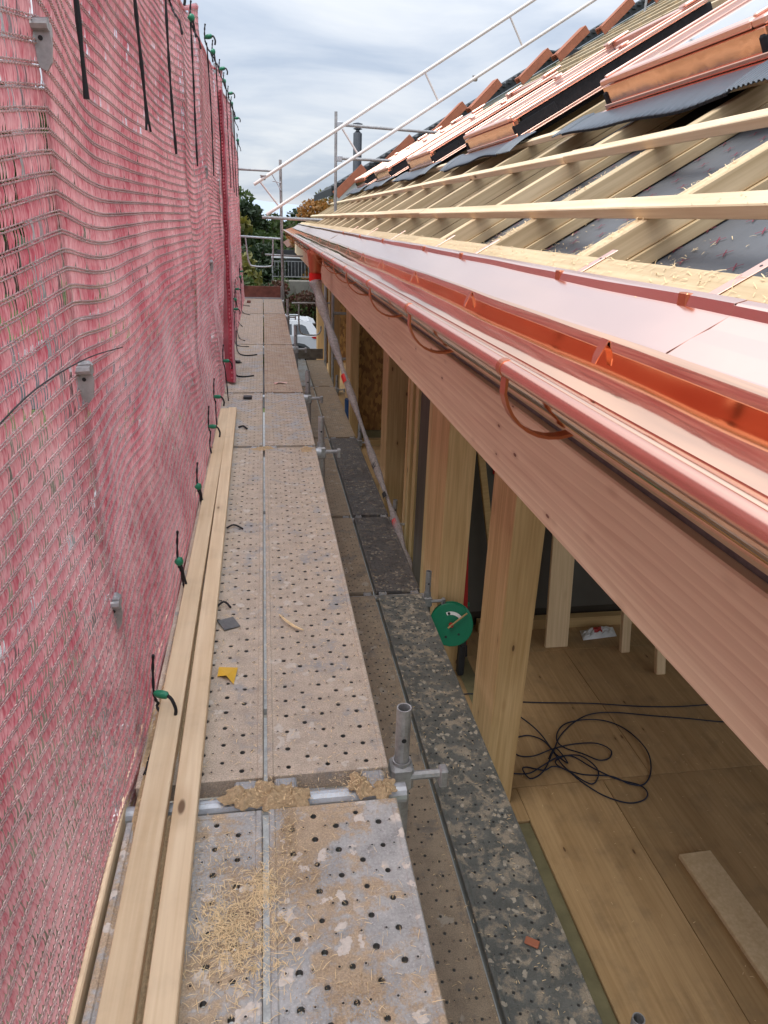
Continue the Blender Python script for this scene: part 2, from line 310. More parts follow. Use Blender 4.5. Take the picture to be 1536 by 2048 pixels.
# ------------------------------------------------------------------ mesh helpers
class MB:
    def __init__(s): s.v = []; s.f = []; s.m = []; s.cur = 0
    def add(s, vs, fs, mi=None):
        b = len(s.v); s.v += [tuple(p) for p in vs]; s.f += [tuple(i + b for i in f) for f in fs]; s.m += [s.cur if mi is None else mi] * len(fs); return s
    def box(s, lo, hi, bev=0, T=None):
        (x0, y0, z0), (x1, y1, z1) = lo, hi
        if bev <= 0:
            vs = [(x, y, z) for x in (x0, x1) for y in (y0, y1) for z in (z0, z1)]
            fs = [(0, 1, 3, 2), (4, 6, 7, 5), (0, 4, 5, 1), (2, 3, 7, 6), (0, 2, 6, 4), (1, 5, 7, 3)]
        else:
            b = min(bev, (x1 - x0) * .45, (y1 - y0) * .45, (z1 - z0) * .45); vs = []; idx = {}
            for i, x in enumerate((x0, x1)):
                for j, y in enumerate((y0, y1)):
                    for k, z in enumerate((z0, z1)):
                        sx, sy, sz = (1 - 2 * i) * b, (1 - 2 * j) * b, (1 - 2 * k) * b
                        for a in range(3):
                            p = [x + sx, y + sy, z + sz]; p[a] = (x, y, z)[a]
                            idx[(i, j, k, a)] = len(vs); vs.append(tuple(p))
            fs = []
            for a in range(3):
                o1, o2 = [q for q in range(3) if q != a]
                for side in (0, 1):
                    loop = []
                    for (u, w) in ((0, 0), (1, 0), (1, 1), (0, 1)):
                        key = [0, 0, 0]; key[a] = side; key[o1] = u; key[o2] = w; loop.append(idx[(*key, a)])
                    if (side == 1) == (a == 1): loop.reverse()
                    fs.append(tuple(loop))
                for u in (0, 1):
                    for w in (0, 1):
                        k0 = [0, 0, 0]; k1 = [0, 0, 0]; k0[o1] = k1[o1] = u; k0[o2] = k1[o2] = w; k0[a] = 0; k1[a] = 1
                        fs.append((idx[(*k0, o1)], idx[(*k1, o1)], idx[(*k1, o2)], idx[(*k0, o2)]))
            for i in (0, 1):
                for j in (0, 1):
                    for k in (0, 1): fs.append(tuple(idx[(i, j, k, a)] for a in range(3)))
        if T is not None: vs = [T @ Vector(p) for p in vs]
        return s.add(vs, fs)
    def tube(s, pts, r, n=10, cap=True, hollow=0):
        pts = [Vector(p) for p in pts]; rr = r if isinstance(r, (list, tuple)) else [r] * len(pts)
        rings = []; up = Vector((0, 0, 1)); prev = None
        for i, p in enumerate(pts):
            d = (pts[min(i + 1, len(pts) - 1)] - pts[max(i - 1, 0)])
            d = d.normalized() if d.length > 1e-9 else Vector((0, 0, 1))
            if prev is None:
                a = d.cross(up) if abs(d.dot(up)) < .95 else d.cross(Vector((1, 0, 0)))
            else: a = prev - d * prev.dot(d)
            a.normalize(); prev = a; b = d.cross(a)
            rings.append([p + a * rr[i] * math.cos(2 * math.pi * k / n) + b * rr[i] * math.sin(2 * math.pi * k / n) for k in range(n)])
        vs = [q for ring in rings for q in ring]; fs = []
        for i in range(len(pts) - 1):
            for k in range(n): fs.append((i * n + k, i * n + (k + 1) % n, (i + 1) * n + (k + 1) % n, (i + 1) * n + k))
        s.add(vs, fs)
        if hollow:
            e = pts[-1]; d = (pts[-1] - pts[-2]).normalized(); last = rings[-1]; m0 = s.cur
            inner = [e + (q - e) * hollow for q in last]; deep = [q - d * .06 for q in inner]
            s.add(last + inner + deep, [(k, (k + 1) % n, n + (k + 1) % n, n + k) for k in range(n)] + [(n + k, n + (k + 1) % n, 2 * n + (k + 1) % n, 2 * n + k) for k in range(n)] + [tuple(range(2 * n, 3 * n))])
            s.add(rings[0], [tuple(range(n))])
        elif cap:
            s.add(rings[0], [tuple(reversed(range(n)))]); s.add(rings[-1], [tuple(range(n))])
        return s
    def prism(s, poly, a, b, axis='y'):
        """closed polygon in the two other axes, extruded from a to b"""
        n = len(poly)
        def P(p, t): return (p[0], t, p[1]) if axis == 'y' else ((t, p[0], p[1]) if axis == 'x' else (p[0], p[1], t))
        vs = [P(p, a) for p in poly] + [P(p, b) for p in poly]
        return s.add(vs, [tuple(range(n)), tuple(reversed(range(n, 2 * n)))] + [(i, n + i, n + (i + 1) % n, (i + 1) % n) for i in range(n)])
    def mesh(s, name, mats, smooth=False):
        me = bpy.data.meshes.new(name); me.from_pydata(s.v, [], s.f)
        for m in mats: me.materials.append(MATS[m])
        if len(mats) > 1: me.polygons.foreach_set('material_index', s.m)
        if smooth: me.polygons.foreach_set('use_smooth', [True] * len(me.polygons))
        me.update()
        import bmesh
        bm = bmesh.new(); bm.from_mesh(me); bmesh.ops.recalc_face_normals(bm, faces=bm.faces); bm.to_mesh(me); bm.free()
        return me
WM = {}
def reg(o, Mx): WM[o.name] = Mx.copy(); return o
def attach(o, parent):
    if parent is not None:
        o.parent = parent; o.matrix_parent_inverse = WM[parent.name].inverted()
def tag(o, label=None, cat=None, group=None, kind=None):
    if label: o['label'] = label
    if cat: o['category'] = cat
    if group: o['group'] = group
    if kind: o['kind'] = kind
    return o
def thing(name, label, cat, loc=(0, 0, 0), group=None, rz=0):
    o = bpy.data.objects.new(name, None); COL.objects.link(o); o.empty_display_size = .1
    Mx = Matrix.Translation(loc) @ Matrix.Rotation(rz, 4, 'Z'); o.matrix_world = Mx; o.location = loc; o.rotation_euler = (0, 0, rz); reg(o, Mx)
    return tag(o, label, cat, group)
def obj(name, mb, mats, parent=None, T=None, smooth=False, center=True):
    """link ONE mesh object built in world space; its origin is moved to the middle of its base"""
    if isinstance(mats, str): mats = [mats]
    if T is None and isinstance(mb, MB):
        a = np.array(mb.v); c = (a.min(0) + a.max(0)) / 2; c[2] = a[:, 2].min()
        mb.v = [tuple(p) for p in (a - c)]; T = Matrix.Translation(c)
    me = mb.mesh(name, mats, smooth) if isinstance(mb, MB) else mb
    o = bpy.data.objects.new(name, me); COL.objects.link(o)
    loc, rot, _ = T.decompose(); o.location = loc; o.rotation_euler = rot.to_euler(); reg(o, T); attach(o, parent)
    return o
def copy_tree(o, newloc, rz=None, label=None, parent=None):
    c = o.copy(); COL.objects.link(c)
    if parent is None:
        c.location = newloc
        if rz is not None: c.rotation_euler = (0, 0, rz)
        reg(c, Matrix.Translation(newloc) @ Matrix.Rotation(rz or 0, 4, 'Z'))
    else: c.parent = parent
    if label: c['label'] = label
    for ch in list(o.children): copy_tree(ch, None, parent=c)
    return c

# slope frame of the new roof: s up the slope, y along the eave, n out of the roof
PT = math.radians(31); O0 = Vector((0, 0, .759)); SV = Vector((math.cos(PT), 0, math.sin(PT))); NV = Vector((-math.sin(PT), 0, math.cos(PT)))
def W(s, y, n): return O0 + SV * s + NV * n + Vector((0, y, 0))
def TS(s, y, n):
    p = W(s, y, n); return Matrix(((SV.x, 0, NV.x, p.x), (0, 1, 0, p.y), (SV.z, 0, NV.z, p.z), (0, 0, 0, 1)))

# ================================================================== GROUND AND BACKDROP
ZG = -3.7
g = MB(); R_ = 1400
g.add([(-R_, -R_, ZG), (R_, -R_, ZG), (R_, R_, ZG), (-R_, R_, ZG)], [(0, 1, 2, 3)])
tag(obj('ground', g, 'grass_ground'), kind='structure')
g = MB(); g.box((-16, 20, ZG - .2), (14, 31.5, ZG + .02)); tag(obj('parking_area', g, 'asphalt'), kind='structure')
plain('site_soil', (.11, .085, .06), .95, 0, .4, 1.1, .5, world=True)
g = MB(); g.box((-10.9, -6, ZG - .3), (-1.4, 18, ZG + .03)); tag(obj('building_site_ground', g, 'site_soil'), kind='structure')
g = MB(); g.box((-1.4, -4, ZG - .2), (1.1, 17, ZG + .06)); tag(obj('gravel_strip', g, 'concrete'), kind='structure')
# far hill ridges
def ridge(name, y, prof, depth, mat, zb):
    g = MB(); n = len(prof); vs = []
    for (x, z) in prof: vs += [(x, y, zb), (x, y + depth * .35, z), (x, y + depth, z * .6)]
    fs = []
    for i in range(n - 1):
        a = i * 3; fs += [(a, a + 3, a + 4, a + 1), (a + 1, a + 4, a + 5, a + 2)]
    g.add(vs, fs); return tag(obj(name, g, mat, smooth=True), kind='structure')
ridge('distant_hills', 900, [(-700, 20), (-300, 40), (-80, 30), (10, 20), (60, 17), (110, 14), (220, 20), (420, 30), (800, 20)], 300, 'far_hill_blue', -10)
ridge('wooded_hillside', 62, [(-70, 16), (-40, 15), (-22, 12), (-14, 9.5), (-8, 6.5), (-3.5, 4.0), (-1, 1.6), (1.5, .6), (6, -.5), (20, -2)], 60, 'leaf_dark', ZG - .5)

# ------------------------------------------------------------------ trees
def leaf_mesh(name, nl, rx, ry, rz, size, mat, clumps=14, zlow=.1, seed=0):
    rs = np.random.RandomState(seed); cs = []
    for i in range(clumps):
        d = rs.normal(size=3); d /= np.linalg.norm(d); r = rs.uniform(.35, .92)
        cs.append((d * r * np.array([rx, ry, rz]), rs.uniform(.28, .48) * min(rx, ry, rz)))
    P = []
    for c, r in cs:
        k = nl // clumps; d = rs.normal(size=(k, 3)); d /= np.linalg.norm(d, axis=1)[:, None]
        P.append(c + d * (rs.uniform(.35, 1.08, size=(k, 1)) ** .6) * r * np.array([1.1, 1.1, .85]))
    P = np.concatenate(P); n = len(P)
    a = rs.normal(size=(n, 3)); a /= np.linalg.norm(a, axis=1)[:, None]; b = np.cross(a, rs.normal(size=(n, 3))); b /= np.linalg.norm(b, axis=1)[:, None]
    sz = size * rs.uniform(.6, 1.3, size=(n, 1)); V = np.empty((n * 4, 3))
    V[0::4] = P - a * sz; V[1::4] = P - b * sz * .5; V[2::4] = P + a * sz; V[3::4] = P + b * sz * .5
    me = bpy.data.meshes.new(name); me.vertices.add(n * 4); me.vertices.foreach_set('co', V.ravel())
    me.loops.add(n * 4); me.polygons.add(n); me.loops.foreach_set('vertex_index', np.arange(n * 4)); me.polygons.foreach_set('loop_start', np.arange(0, n * 4, 4))
    me.polygons.foreach_set('loop_total', np.full(n, 4)); me.materials.append(MATS[mat]); me.update(); me.validate(); return me
_crown = {}
def tree(name, label, cat, loc, h, rx, mat, group=None, size=.16, nl=3200, rzf=.42, kind=0):
    t = thing(name, label, cat, loc, group)
    key = (round(h, 1), round(rx, 1), mat, size, nl, kind)
    cr = leaf_mesh('crown', nl, rx, rx, h * rzf, size, mat, 16, seed=kind + int(h * 10)); zc = h * (1 - rzf * .95)
    tb = MB(); tb.tube([(0, 0, 0), (.05 * h * .2, 0, h * .3), (-.02 * h, .02 * h, h * .62), (0, 0, h * .85)], [h * .028, h * .022, h * .014, h * .005], 8)
    for k in range(6):
        an = k * 1.05 + kind; z0 = h * rnd(.3, .6)
        tb.tube([(0, 0, z0), (math.cos(an) * rx * .35, math.sin(an) * rx * .35, z0 + h * .12), (math.cos(an) * rx * .7, math.sin(an) * rx * .7, z0 + h * .2)], [h * .012, h * .008, h * .003], 6)
    T = Matrix.Translation(loc)
    obj('trunk', tb, 'bark', t, T=T)
    obj('crown', cr, mat, t, T=T @ Matrix.Translation((0, 0, zc)))
    return t
GH = 'trees on the wooded hillside'
hill = [(-16, 50, 13, 4.5, 'leaf_dark'), (-9.2, 54, 11, 4.0, 'leaf_green'), (-5.6, 47, 8.3, 3.2, 'leaf_dark'), (-2.9, 56, 7.6, 2.7, 'leaf_green'),
        (-3.4, 40, 6.4, 2.4, 'leaf_green'), (-1.2, 46, 6.0, 2.1, 'leaf_dark'), (-1.9, 36, 5.2, 2.0, 'leaf_yellow'), (.8, 52, 6.3, 2.0, 'leaf_green'),
        (-.3, 36.5, 4.7, 1.7, 'leaf_green'), (-13, 42, 10.5, 3.6, 'leaf_green'), (2.4, 60, 5.6, 2.0, 'leaf_dark')]
names = {'leaf_dark': 'dark green', 'leaf_green': 'mid green', 'leaf_yellow': 'yellowing'}
for i, (x, y, h, r, m_) in enumerate(hill):
    where = ['highest at the back left', 'behind the net end', 'below the white rail end', 'rising to the skyline', 'low beside the net end', 'right behind the tall end post',
             'turning yellow above the end toe board', 'at the right foot of the hill', 'round and low above the balcony rail', 'hidden mostly by the red net', 'farthest right on the slope'][i]
    tree('tree', '%s broadleaf tree on the hillside, %s' % (names[m_], where), 'tree', (x, y, ZG), h, r, m_, GH, .2, 3600, .44, i)
tree('tree', 'dark bushy tree beyond the end of the top deck', 'tree', (-1.3, 26, ZG), 4.3, 1.5, 'leaf_yellow', None, .1, 4200, .46, 31)
tree('tree', 'small dark green tree left of the balcony railing', 'tree', (.0, 33, ZG), 4.9, 1.5, 'leaf_dark', None, .11, 4200, .46, 32)
tree('autumn_tree', 'orange and olive autumn tree beyond the eave corner', 'tree', (2.6, 33, ZG), 6.1, 1.5, 'leaf_autumn', None, .075, 15000, .40, 33)
tree('autumn_tree', 'olive yellow tree right behind the orange one', 'tree', (3.8, 35, ZG), 6.5, 1.6, 'leaf_yellow', None, .08, 12000, .40, 34)
def shrub(label, loc, r, h, mat, seed, size=.07, nl=2600):
    t = thing('shrub', label, 'shrub', loc, None); T = Matrix.Translation(loc)
    s = MB()
    for k in range(7):
        a = k * .9; s.tube([(0, 0, 0), (math.cos(a) * r * .3, math.sin(a) * r * .3, h * .4), (math.cos(a) * r * .6, math.sin(a) * r * .6, h * .8)], [.03, .02, .008], 5)
    obj('stem', s, 'bark', t, T=T)
    obj('foliage', leaf_mesh('foliage', nl, r, r, h * .52, size, mat, 12, seed=seed), mat, t, T=T @ Matrix.Translation((0, 0, h * .52)))
shrub('green shrub growing on the bank below the balcony wall', (1.35, 30.6, ZG), 1.2, 3.0, 'leaf_green', 1)
shrub('dark red leaved shrub behind the white car', (.8, 30.0, ZG), 1.3, 2.6, 'leaf_red', 2, .07, 6000)
shrub('dark red shrub right of the white car', (2.5, 30.2, ZG), 1.3, 2.7, 'leaf_red', 3, .07, 6000)
shrub('dark leaved shrub at the left end of the bank', (-.5, 29.8, ZG), 1.1, 2.6, 'leaf_dark', 4, .07, 5000)
shrub('light green bush against the blue grey wall', (3.2, 21.5, ZG), .8, 2.0, 'leaf_green', 5)
shrub('leafy bush at the corner of the timber house', (2.6, 18.4, ZG), .55, 2.6, 'leaf_green', 6)
shrub('tall grassy bush just past the end toe board', (-.75, 22, ZG), .8, 3.3, 'leaf_green', 7, .09)
for i, (x, y) in enumerate([(-7, 3), (-8.5, 8), (-6.5, 14)]):
    tree('garden_tree', 'green garden tree seen faintly through the red net, %s' % ['nearest', 'middle one', 'farthest'][i], 'tree', (x, y, ZG), 4.6, 1.8, 'leaf_green', None, .12, 2600, .42, 50 + i)

# retaining wall with railing, small buildings
w = thing('retaining_wall', 'grey concrete retaining wall below the balcony railing', 'wall', (4, 31.7, ZG))
g = MB(); g.box((.25, 31.6, ZG), (9, 32.0, -1.12), .03); obj('wall_slab', g, 'concrete', w)
r0 = thing('balcony_railing', 'metal railing with white handrail and thin bars on the concrete wall', 'railing', (4, 31.8, -1.12))
g = MB(); g.box((.3, 31.76, -.24), (8.9, 31.84, -.16)); obj('handrail', g, 'rail_white', r0)
g = MB(); g.box((.35, 31.78, -1.0), (8.9, 31.82, -.96)); g.box((.35, 31.78, -.38), (8.9, 31.82, -.35)); obj('rail', g, 'galv_tube', r0)
proto = None
for k in range(60):
    if proto is None:
        g = MB(); g.box((.42, 31.79, -.98), (.44, 31.81, -.36)); proto = obj('bar', g, 'galv_tube', r0)
    else:
        c = proto.copy(); COL.objects.link(c); c.location.x += k * .14
g = MB(); g.box((.3, 31.77, -1.12), (.36, 31.83, -.2)); obj('post', g, 'galv_tube', r0)
g = MB(); g.box((.3, 33.4, -1.12), (8.8, 33.5, .02)); tag(obj('privacy_fence', g, 'fence_dark'), 'dark fence panel behind the balcony railing', 'fence')
gb = thing('garden_building', 'pale blue grey outbuilding below the eave corner', 'building', (5.5, 24, ZG))
g = MB(); g.box((2.9, 24, ZG), (9, 28, -.55)); obj('wall', g, 'render_blue', gb)
for k in range(3):
    g = MB(); g.box((2.88, 23.97, -1.15 - k * .75), (9, 24.0, -1.10 - k * .75)); obj('cladding_joint', g, 'render_grey', gb)
g = MB(); g.box((2.7, 23.8, -.55), (9.2, 28.2, -.38)); obj('roof', g, 'roof_dark', gb)
# flat house roofs beyond the eave corner
nb = thing('low_house', 'grey roofed low house just above the far gutter corner', 'building', (4.5, 40, ZG))
g = MB(); g.box((1.5, 40, ZG), (12, 48, -.1)); obj('wall', g, 'render_grey', nb)
g = MB(); g.prism([(1.2, -.1), (12.3, -.1), (9, 1.0), (2.9, 1.0)], 39.7, 48.3); obj('roof', g, 'roof_brown', nb)
# neighbour gable with dark verge
nh = thing('neighbour_house', 'neighbouring house with dark verge, white gable and steel flue behind the tiles', 'building', (8, 26, ZG))
def nz(x): return 2.216 + (x - 2.062) * .5855
g = MB(); g.prism([(2.3, ZG), (16, ZG), (16, nz(16) - .35), (2.3, nz(2.3) - .35)], 22.15, 22.5); obj('gable_wall', g, 'render_white', nh)
g = MB(); g.prism([(1.9, nz(1.9) - .20), (15.5, nz(15.5) - .20), (15.5, nz(15.5)), (1.9, nz(1.9))], 21.6, 29); obj('roof', g, 'roof_dark', nh)
g = MB(); g.prism([(1.98, nz(1.98) - .52), (15.5, nz(15.5) - .52), (15.5, nz(15.5) - .215), (1.98, nz(1.98) - .215)], 21.75, 21.82); obj('verge_board', g, 'render_white', nh)
for k in range(90):
    x = 1.9 + k * .15
    if k == 0:
        g = MB(); g.box((x, 21.56, nz(x) - .03), (x + .1, 21.75, nz(x) + .05)); pt = obj('verge_tile', g, 'roof_dark', nh); x00 = x
    else:
        c = pt.copy(); COL.objects.link(c); c.location.x += x - x00; c.location.z += nz(x) - nz(x00)
for (xa, xb, za, zb) in [(2.75, 3.15, 1.2, 2.3), (3.6, 4.4, 1.4, 2.7), (5.2, 6.0, 2.1, 3.2)]:
    g = MB(); g.box((xa, 22.10, za), (xb, 22.14, zb)); f_ = obj('window', g, 'render_white', nh)
    g = MB(); g.box((xa + .05, 22.08, za + .05), (xb - .05, 22.098, zb - .05)); obj('pane', g, 'window_dark', f_)
g = MB(); g.tube([(2.75, 22.8, 2.4), (2.75, 22.8, 3.62)], .125, 14); fl = obj('flue', g, 'pipe_steel', nh, smooth=False)
g = MB(); g.tube([(2.75, 22.8, 3.62), (2.75, 22.8, 3.68), (2.75, 22.8, 3.70), (2.75, 22.8, 3.73), (2.75, 22.8, 3.78), (2.75, 22.8, 3.80), (2.75, 22.8, 3.86), (2.75, 22.8, 3.90)], [.125, .05, .05, .14, .05, .05, .15, .03], 14); obj('flue_cap', g, 'pipe_steel', fl)
# house seen through the net on the left
lh = thing('left_house', 'white rendered house glimpsed through the red net', 'building', (-14, 9, ZG))
g = MB(); g.box((-19, 0, ZG), (-11, 13, .6)); obj('wall', g, 'render_white', lh)
g = MB(); g.prism([(-19.6, .5), (-10.4, .5), (-15, 3.2)], -.5, 13.5); obj('roof', g, 'roof_brown', lh)
for k in range(4):
    for zz in (-2.6, -.6):
        g = MB(); g.box((-11.02, 1.4 + k * 3, zz), (-10.97, 2.6 + k * 3, zz + 1.2)); f_ = obj('window', g, 'render_grey', lh)
        g = MB(); g.box((-10.965, 1.5 + k * 3, zz + .1), (-10.95, 2.5 + k * 3, zz + 1.1)); obj('pane', g, 'window_dark', f_)

# ------------------------------------------------------------------ car (faces left, tail to the right)
def car():
    x1 = 2.06; y0 = 26.2; y1 = 28.0; zg = ZG + .02
    t = thing('parked_car', 'white estate style off-roader parked with its tail lamp towards the house', 'car', (0, 27.1, zg))
    def P(dx, z): return (x1 - dx, zg + z)
    # body side outline (tail at dx 0)
    low = [P(.10, .35), P(.02, .55), P(.0, .80), P(.06, 1.02), P(.25, 1.06), P(4.2, .98), P(4.42, .75), P(4.45, .4), P(4.3, .28), P(3.98, .28)]
    def arch(cx, r=.39):
        return [P(cx - r * math.cos(math.pi * k / 8) * -1, .30 + r * math.sin(math.pi * k / 8)) for k in range(9)]
    prof = [P(.10, .35), P(.02, .55), P(.0, .80), P(.05, 1.02), P(.22, 1.07), P(3.3, 1.06), P(4.15, .95), P(4.4, .72), P(4.42, .42), P(4.3, .28)]
    prof += [P(3.6 + .39 * math.cos(math.pi * k / 8), .28 + .46 * math.sin(math.pi * k / 8)) for k in range(9)]
    prof += [P(.92 + .43 * math.cos(math.pi * k / 8), .28 + .48 * math.sin(math.pi * k / 8)) for k in range(9)]
    g = MB(); g.prism(prof, y0, y1); body = obj('body', g, 'car_white', t)
    cab = [(.10, 1.06), (.42, 1.50), (.62, 1.57), (2.3, 1.58), (2.75, 1.42), (3.35, 1.06)]
    g = MB(); vs = []
    for yy, k in ((y0 + .03, 0), (y0 + .22, 1), (y1 - .22, 1), (y1 - .03, 0)): pass
    n = len(cab)
    for yy, ins in ((y0, 0), (y1, 0)):
        for (dx, z) in cab:
            inset = .02 + (z - 1.06) / .52 * .17
            vs.append((x1 - dx, yy + (inset if yy == y0 else -inset), zg + z))
    g.add(vs, [tuple(range(n)), tuple(reversed(range(n, 2 * n)))] + [(i, n + i, n + (i + 1) % n, (i + 1) % n) for i in range(n)]); obj('cabin', g, 'car_white', t)
    def sidewin(poly, name='side_window'):
        g = MB(); vs = []
        for (dx, z) in poly: vs.append((x1 - dx, y0 + .02 + (z - 1.06) / .52 * .17 - .012, zg + z))
        for (dx, z) in poly: vs.append((x1 - dx, y0 + .02 + (z - 1.06) / .52 * .17 + .01, zg + z))
        n = len(poly); g.add(vs, [tuple(range(n)), tuple(reversed(range(n, 2 * n)))] + [(i, n + i, n + (i + 1) % n, (i + 1) % n) for i in range(n)]); obj(name, g, 'car_glass', t)
    sidewin([(.52, 1.14), (.66, 1.40), (.80, 1.46), (1.08, 1.46), (1.08, 1.12)])
    sidewin([(1.16, 1.11), (1.16, 1.47), (2.05, 1.48), (2.05, 1.10)]); sidewin([(2.12, 1.10), (2.12, 1.48), (2.3, 1.48), (2.65, 1.38), (3.1, 1.10)])
    g = MB(); g.prism([(x1 - .085, zg + 1.10), (x1 - .40, zg + 1.48), (x1 - .43, zg + 1.46), (x1 - .12, zg + 1.08)], y0 + .2, y1 - .2); obj('rear_window', g, 'car_glass', t)
    g = MB(); g.prism([P(.30, 1.50), P(.52, 1.585), P(.60, 1.57), P(.40, 1.49)], y0 + .25, y1 - .25); obj('spoiler', g, 'car_white', t)
    for yy in (y0 + .24, y1 - .24):
        g = MB(); g.tube([(x1 - .75, yy, zg + 1.57), (x1 - .85, yy, zg + 1.63), (x1 - 2.2, yy, zg + 1.64), (x1 - 2.35, yy, zg + 1.58)], .018, 6); obj('roof_rail', g, 'galv_bright', t)
    for yy, s in ((y0, -1), (y1, 1)):
        g = MB(); g.prism([P(.02, .92), P(.0, 1.02), P(.10, 1.09), P(.46, 1.05), P(.40, .99), P(.1, .94)], yy - .012 if s < 0 else yy - .2, yy + .2 if s < 0 else yy + .012); obj('tail_lamp', g, 'lamp_red', t)
        g = MB(); pr = [P(3.6 + r * math.cos(math.pi * k / 8), .28 + r * 1.02 * math.sin(math.pi * k / 8)) for r, ks in ((.54, range(9)), (.44, range(8, -1, -1))) for k in ks]
        pr2 = [P(.92 + r * math.cos(math.pi * k / 8), .28 + r * 1.02 * math.sin(math.pi * k / 8)) for r, ks in ((.54, range(9)), (.44, range(8, -1, -1))) for k in ks]
        ya, yb = (yy - .015, yy + .03) if s < 0 else (yy - .03, yy + .015)
        g.prism(pr, ya, yb); g.prism(pr2, ya, yb); g.prism([P(1.35, .28), P(1.35, .42), P(3.15, .42), P(3.15, .28)], ya, yb); obj('cladding', g, 'car_trim', t)
        for cx in (.92, 3.6):
            wy = yy + (.11 if s < 0 else -.11)
            g = MB(); g.tube([(x1 - cx, wy - .11, zg + .37), (x1 - cx, wy + .11, zg + .37)], .37, 24); wh = obj('wheel', g, 'tyre', t)
            g = MB(); a = wy - .118 if s < 0 else wy + .095
            g.tube([(x1 - cx, a, zg + .37), (x1 - cx, a + .02, zg + .37)], .24, 20); obj('rim', g, 'rim_silver', wh)
            for q in range(5):
                an = q * 1.2566; g = MB(); aa = wy - .126 if s < 0 else wy + .12
                g.tube([(x1 - cx, aa, zg + .37), (x1 - cx + .2 * math.cos(an), aa, zg + .37 + .2 * math.sin(an))], .022, 6); obj('spoke', g, 'galv_dark', wh)
    g = MB(); g.prism([P(-.05, .38), P(-.06, .56), P(.12, .60), P(.16, .36)], y0 + .05, y1 - .05); obj('bumper', g, 'car_trim', t)
car()

# ================================================================== TIMBER HOUSE
H = thing('timber_house', 'timber frame house under construction with open rafters and copper gutter', 'house', (1.12, 6, ZG))
YA, YB = -2.2, 16.55
FZ = -1.72
# floor of massive timber panels, recessed joints
def panel(name, x0, y0, x1, y1, z, mat, th=.12, par=H):
    g = MB(); g.box((x0, y0, z - th), (x1, y1, z), .002); return obj(name, g, mat, par)
panel('floor_panel', 1.357, -1.5, 1.890, 3.04, FZ, 'wood_floor'); panel('floor_panel', 1.893, -1.5, 3.2, 3.04, FZ, 'wood_floor')
panel('floor_panel', 3.203, -1.5, 4.6, 3.04, FZ, 'wood_floor'); panel('floor_panel', 4.603, -1.5, 6.8, 3.04, FZ, 'wood_floor')
panel('floor_panel', 1.10, 2.80, 1.3545, 3.04, FZ - .001, 'wood_floor')
for i in range(5):
    y0 = 3.044 + i * 1.35
    for k, (xa, xb) in enumerate([(1.10, 2.2), (2.203, 3.6), (3.603, 6.8)]):
        panel('floor_panel', xa, y0, xb, y0 + 1.3465, FZ, 'wood_floor')
panel('floor_panel', 1.10, 9.798, 6.8, 16.4, FZ, 'wood_floor')
g = MB(); g.box((1.06, -1.5, ZG), (6.85, 16.5, FZ - .125)); obj('lower_storey_wall', g, 'render_grey', H)
g = MB(); g.box((1.085, -1.5, FZ - .122), (1.354, 2.795, FZ - .012), .004); obj('sealing_strip', g, 'strip_greenish', H)
g = MB(); g.box((1.31, 3.3, FZ + .001), (1.42, 4.9, FZ + .008), .002); obj('sealing_strip', g, 'strip_greenish', H)
# partition walls
def wallbox(lo, hi, mat, name='partition_wall', par=H, bev=.002):
    g = MB(); g.box(lo, hi, bev); return obj(name, g, mat, par)
for k in range(11):
    wallbox((1.33 + k * .48, 4.78, FZ + .15), (1.805 + k * .48, 4.84, 1.15), 'wall_clay', 'wall_board')
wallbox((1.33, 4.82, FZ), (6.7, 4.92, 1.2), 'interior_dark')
wallbox((1.60, 4.70, FZ + .001), (6.7, 4.775, FZ + .09), 'wood_sill', 'sill_beam')
wallbox((1.24, 9.98, FZ + .16), (6.7, 10.06, 1.1), 'osb', 'osb_wall')
wallbox((1.24, 9.92, FZ + .09), (6.7, 9.976, FZ + .19), 'strip_greenish', 'wall_strip')
wallbox((1.24, 9.80, FZ + .001), (6.7, 9.915, FZ + .085), 'wood_sill', 'sill_beam')
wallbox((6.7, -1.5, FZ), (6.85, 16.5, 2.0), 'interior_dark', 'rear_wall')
wallbox((1.12, 16.3, FZ), (6.7, 16.5, 1.2), 'osb', 'gable_wall')
# posts
def post(x0, x1, y0, y1, mat, z1=1.02, name='post', tilt=0):
    g = MB(); g.box((x0, y0, FZ + .001), (x1, y1, z1), .004); return obj(name, g, mat, H)
post(1.12, 1.283, 2.93, 3.27, 'wood_post')
post(1.12, 1.31, 4.215, 4.70, 'wood_post'); post(1.12, 1.18, 4.705, 4.79, 'wood_post_pale', name='stud')
post(1.13, 1.20, 4.80, 5.13, 'wood_post_grey', name='stud')
post(1.12, 1.19, 5.17, 5.27, 'wood_post_pale', name='stud'); post(1.14, 1.20, 5.30, 5.37, 'wood_post', name='stud'); post(1.12, 1.18, 5.40, 5.50, 'wood_post_pale', name='stud'); post(1.12, 1.18, 5.54, 5.60, 'wood_post', name='stud')
post(1.12, 1.31, 6.57, 6.90, 'wood_post'); post(1.12, 1.235, 9.66, 10.28, 'wood_post')
post(1.12, 1.31, 13.0, 13.3, 'wood_post'); post(1.12, 1.31, 16.2, 16.45, 'wood_post'); post(1.12, 1.31, .2, .45, 'wood_post')
g = MB(); g.box((1.12, -1.5, 1.021), (1.30, 16.45, 1.16), .004); obj('wall_plate', g, 'wood_eave', H)
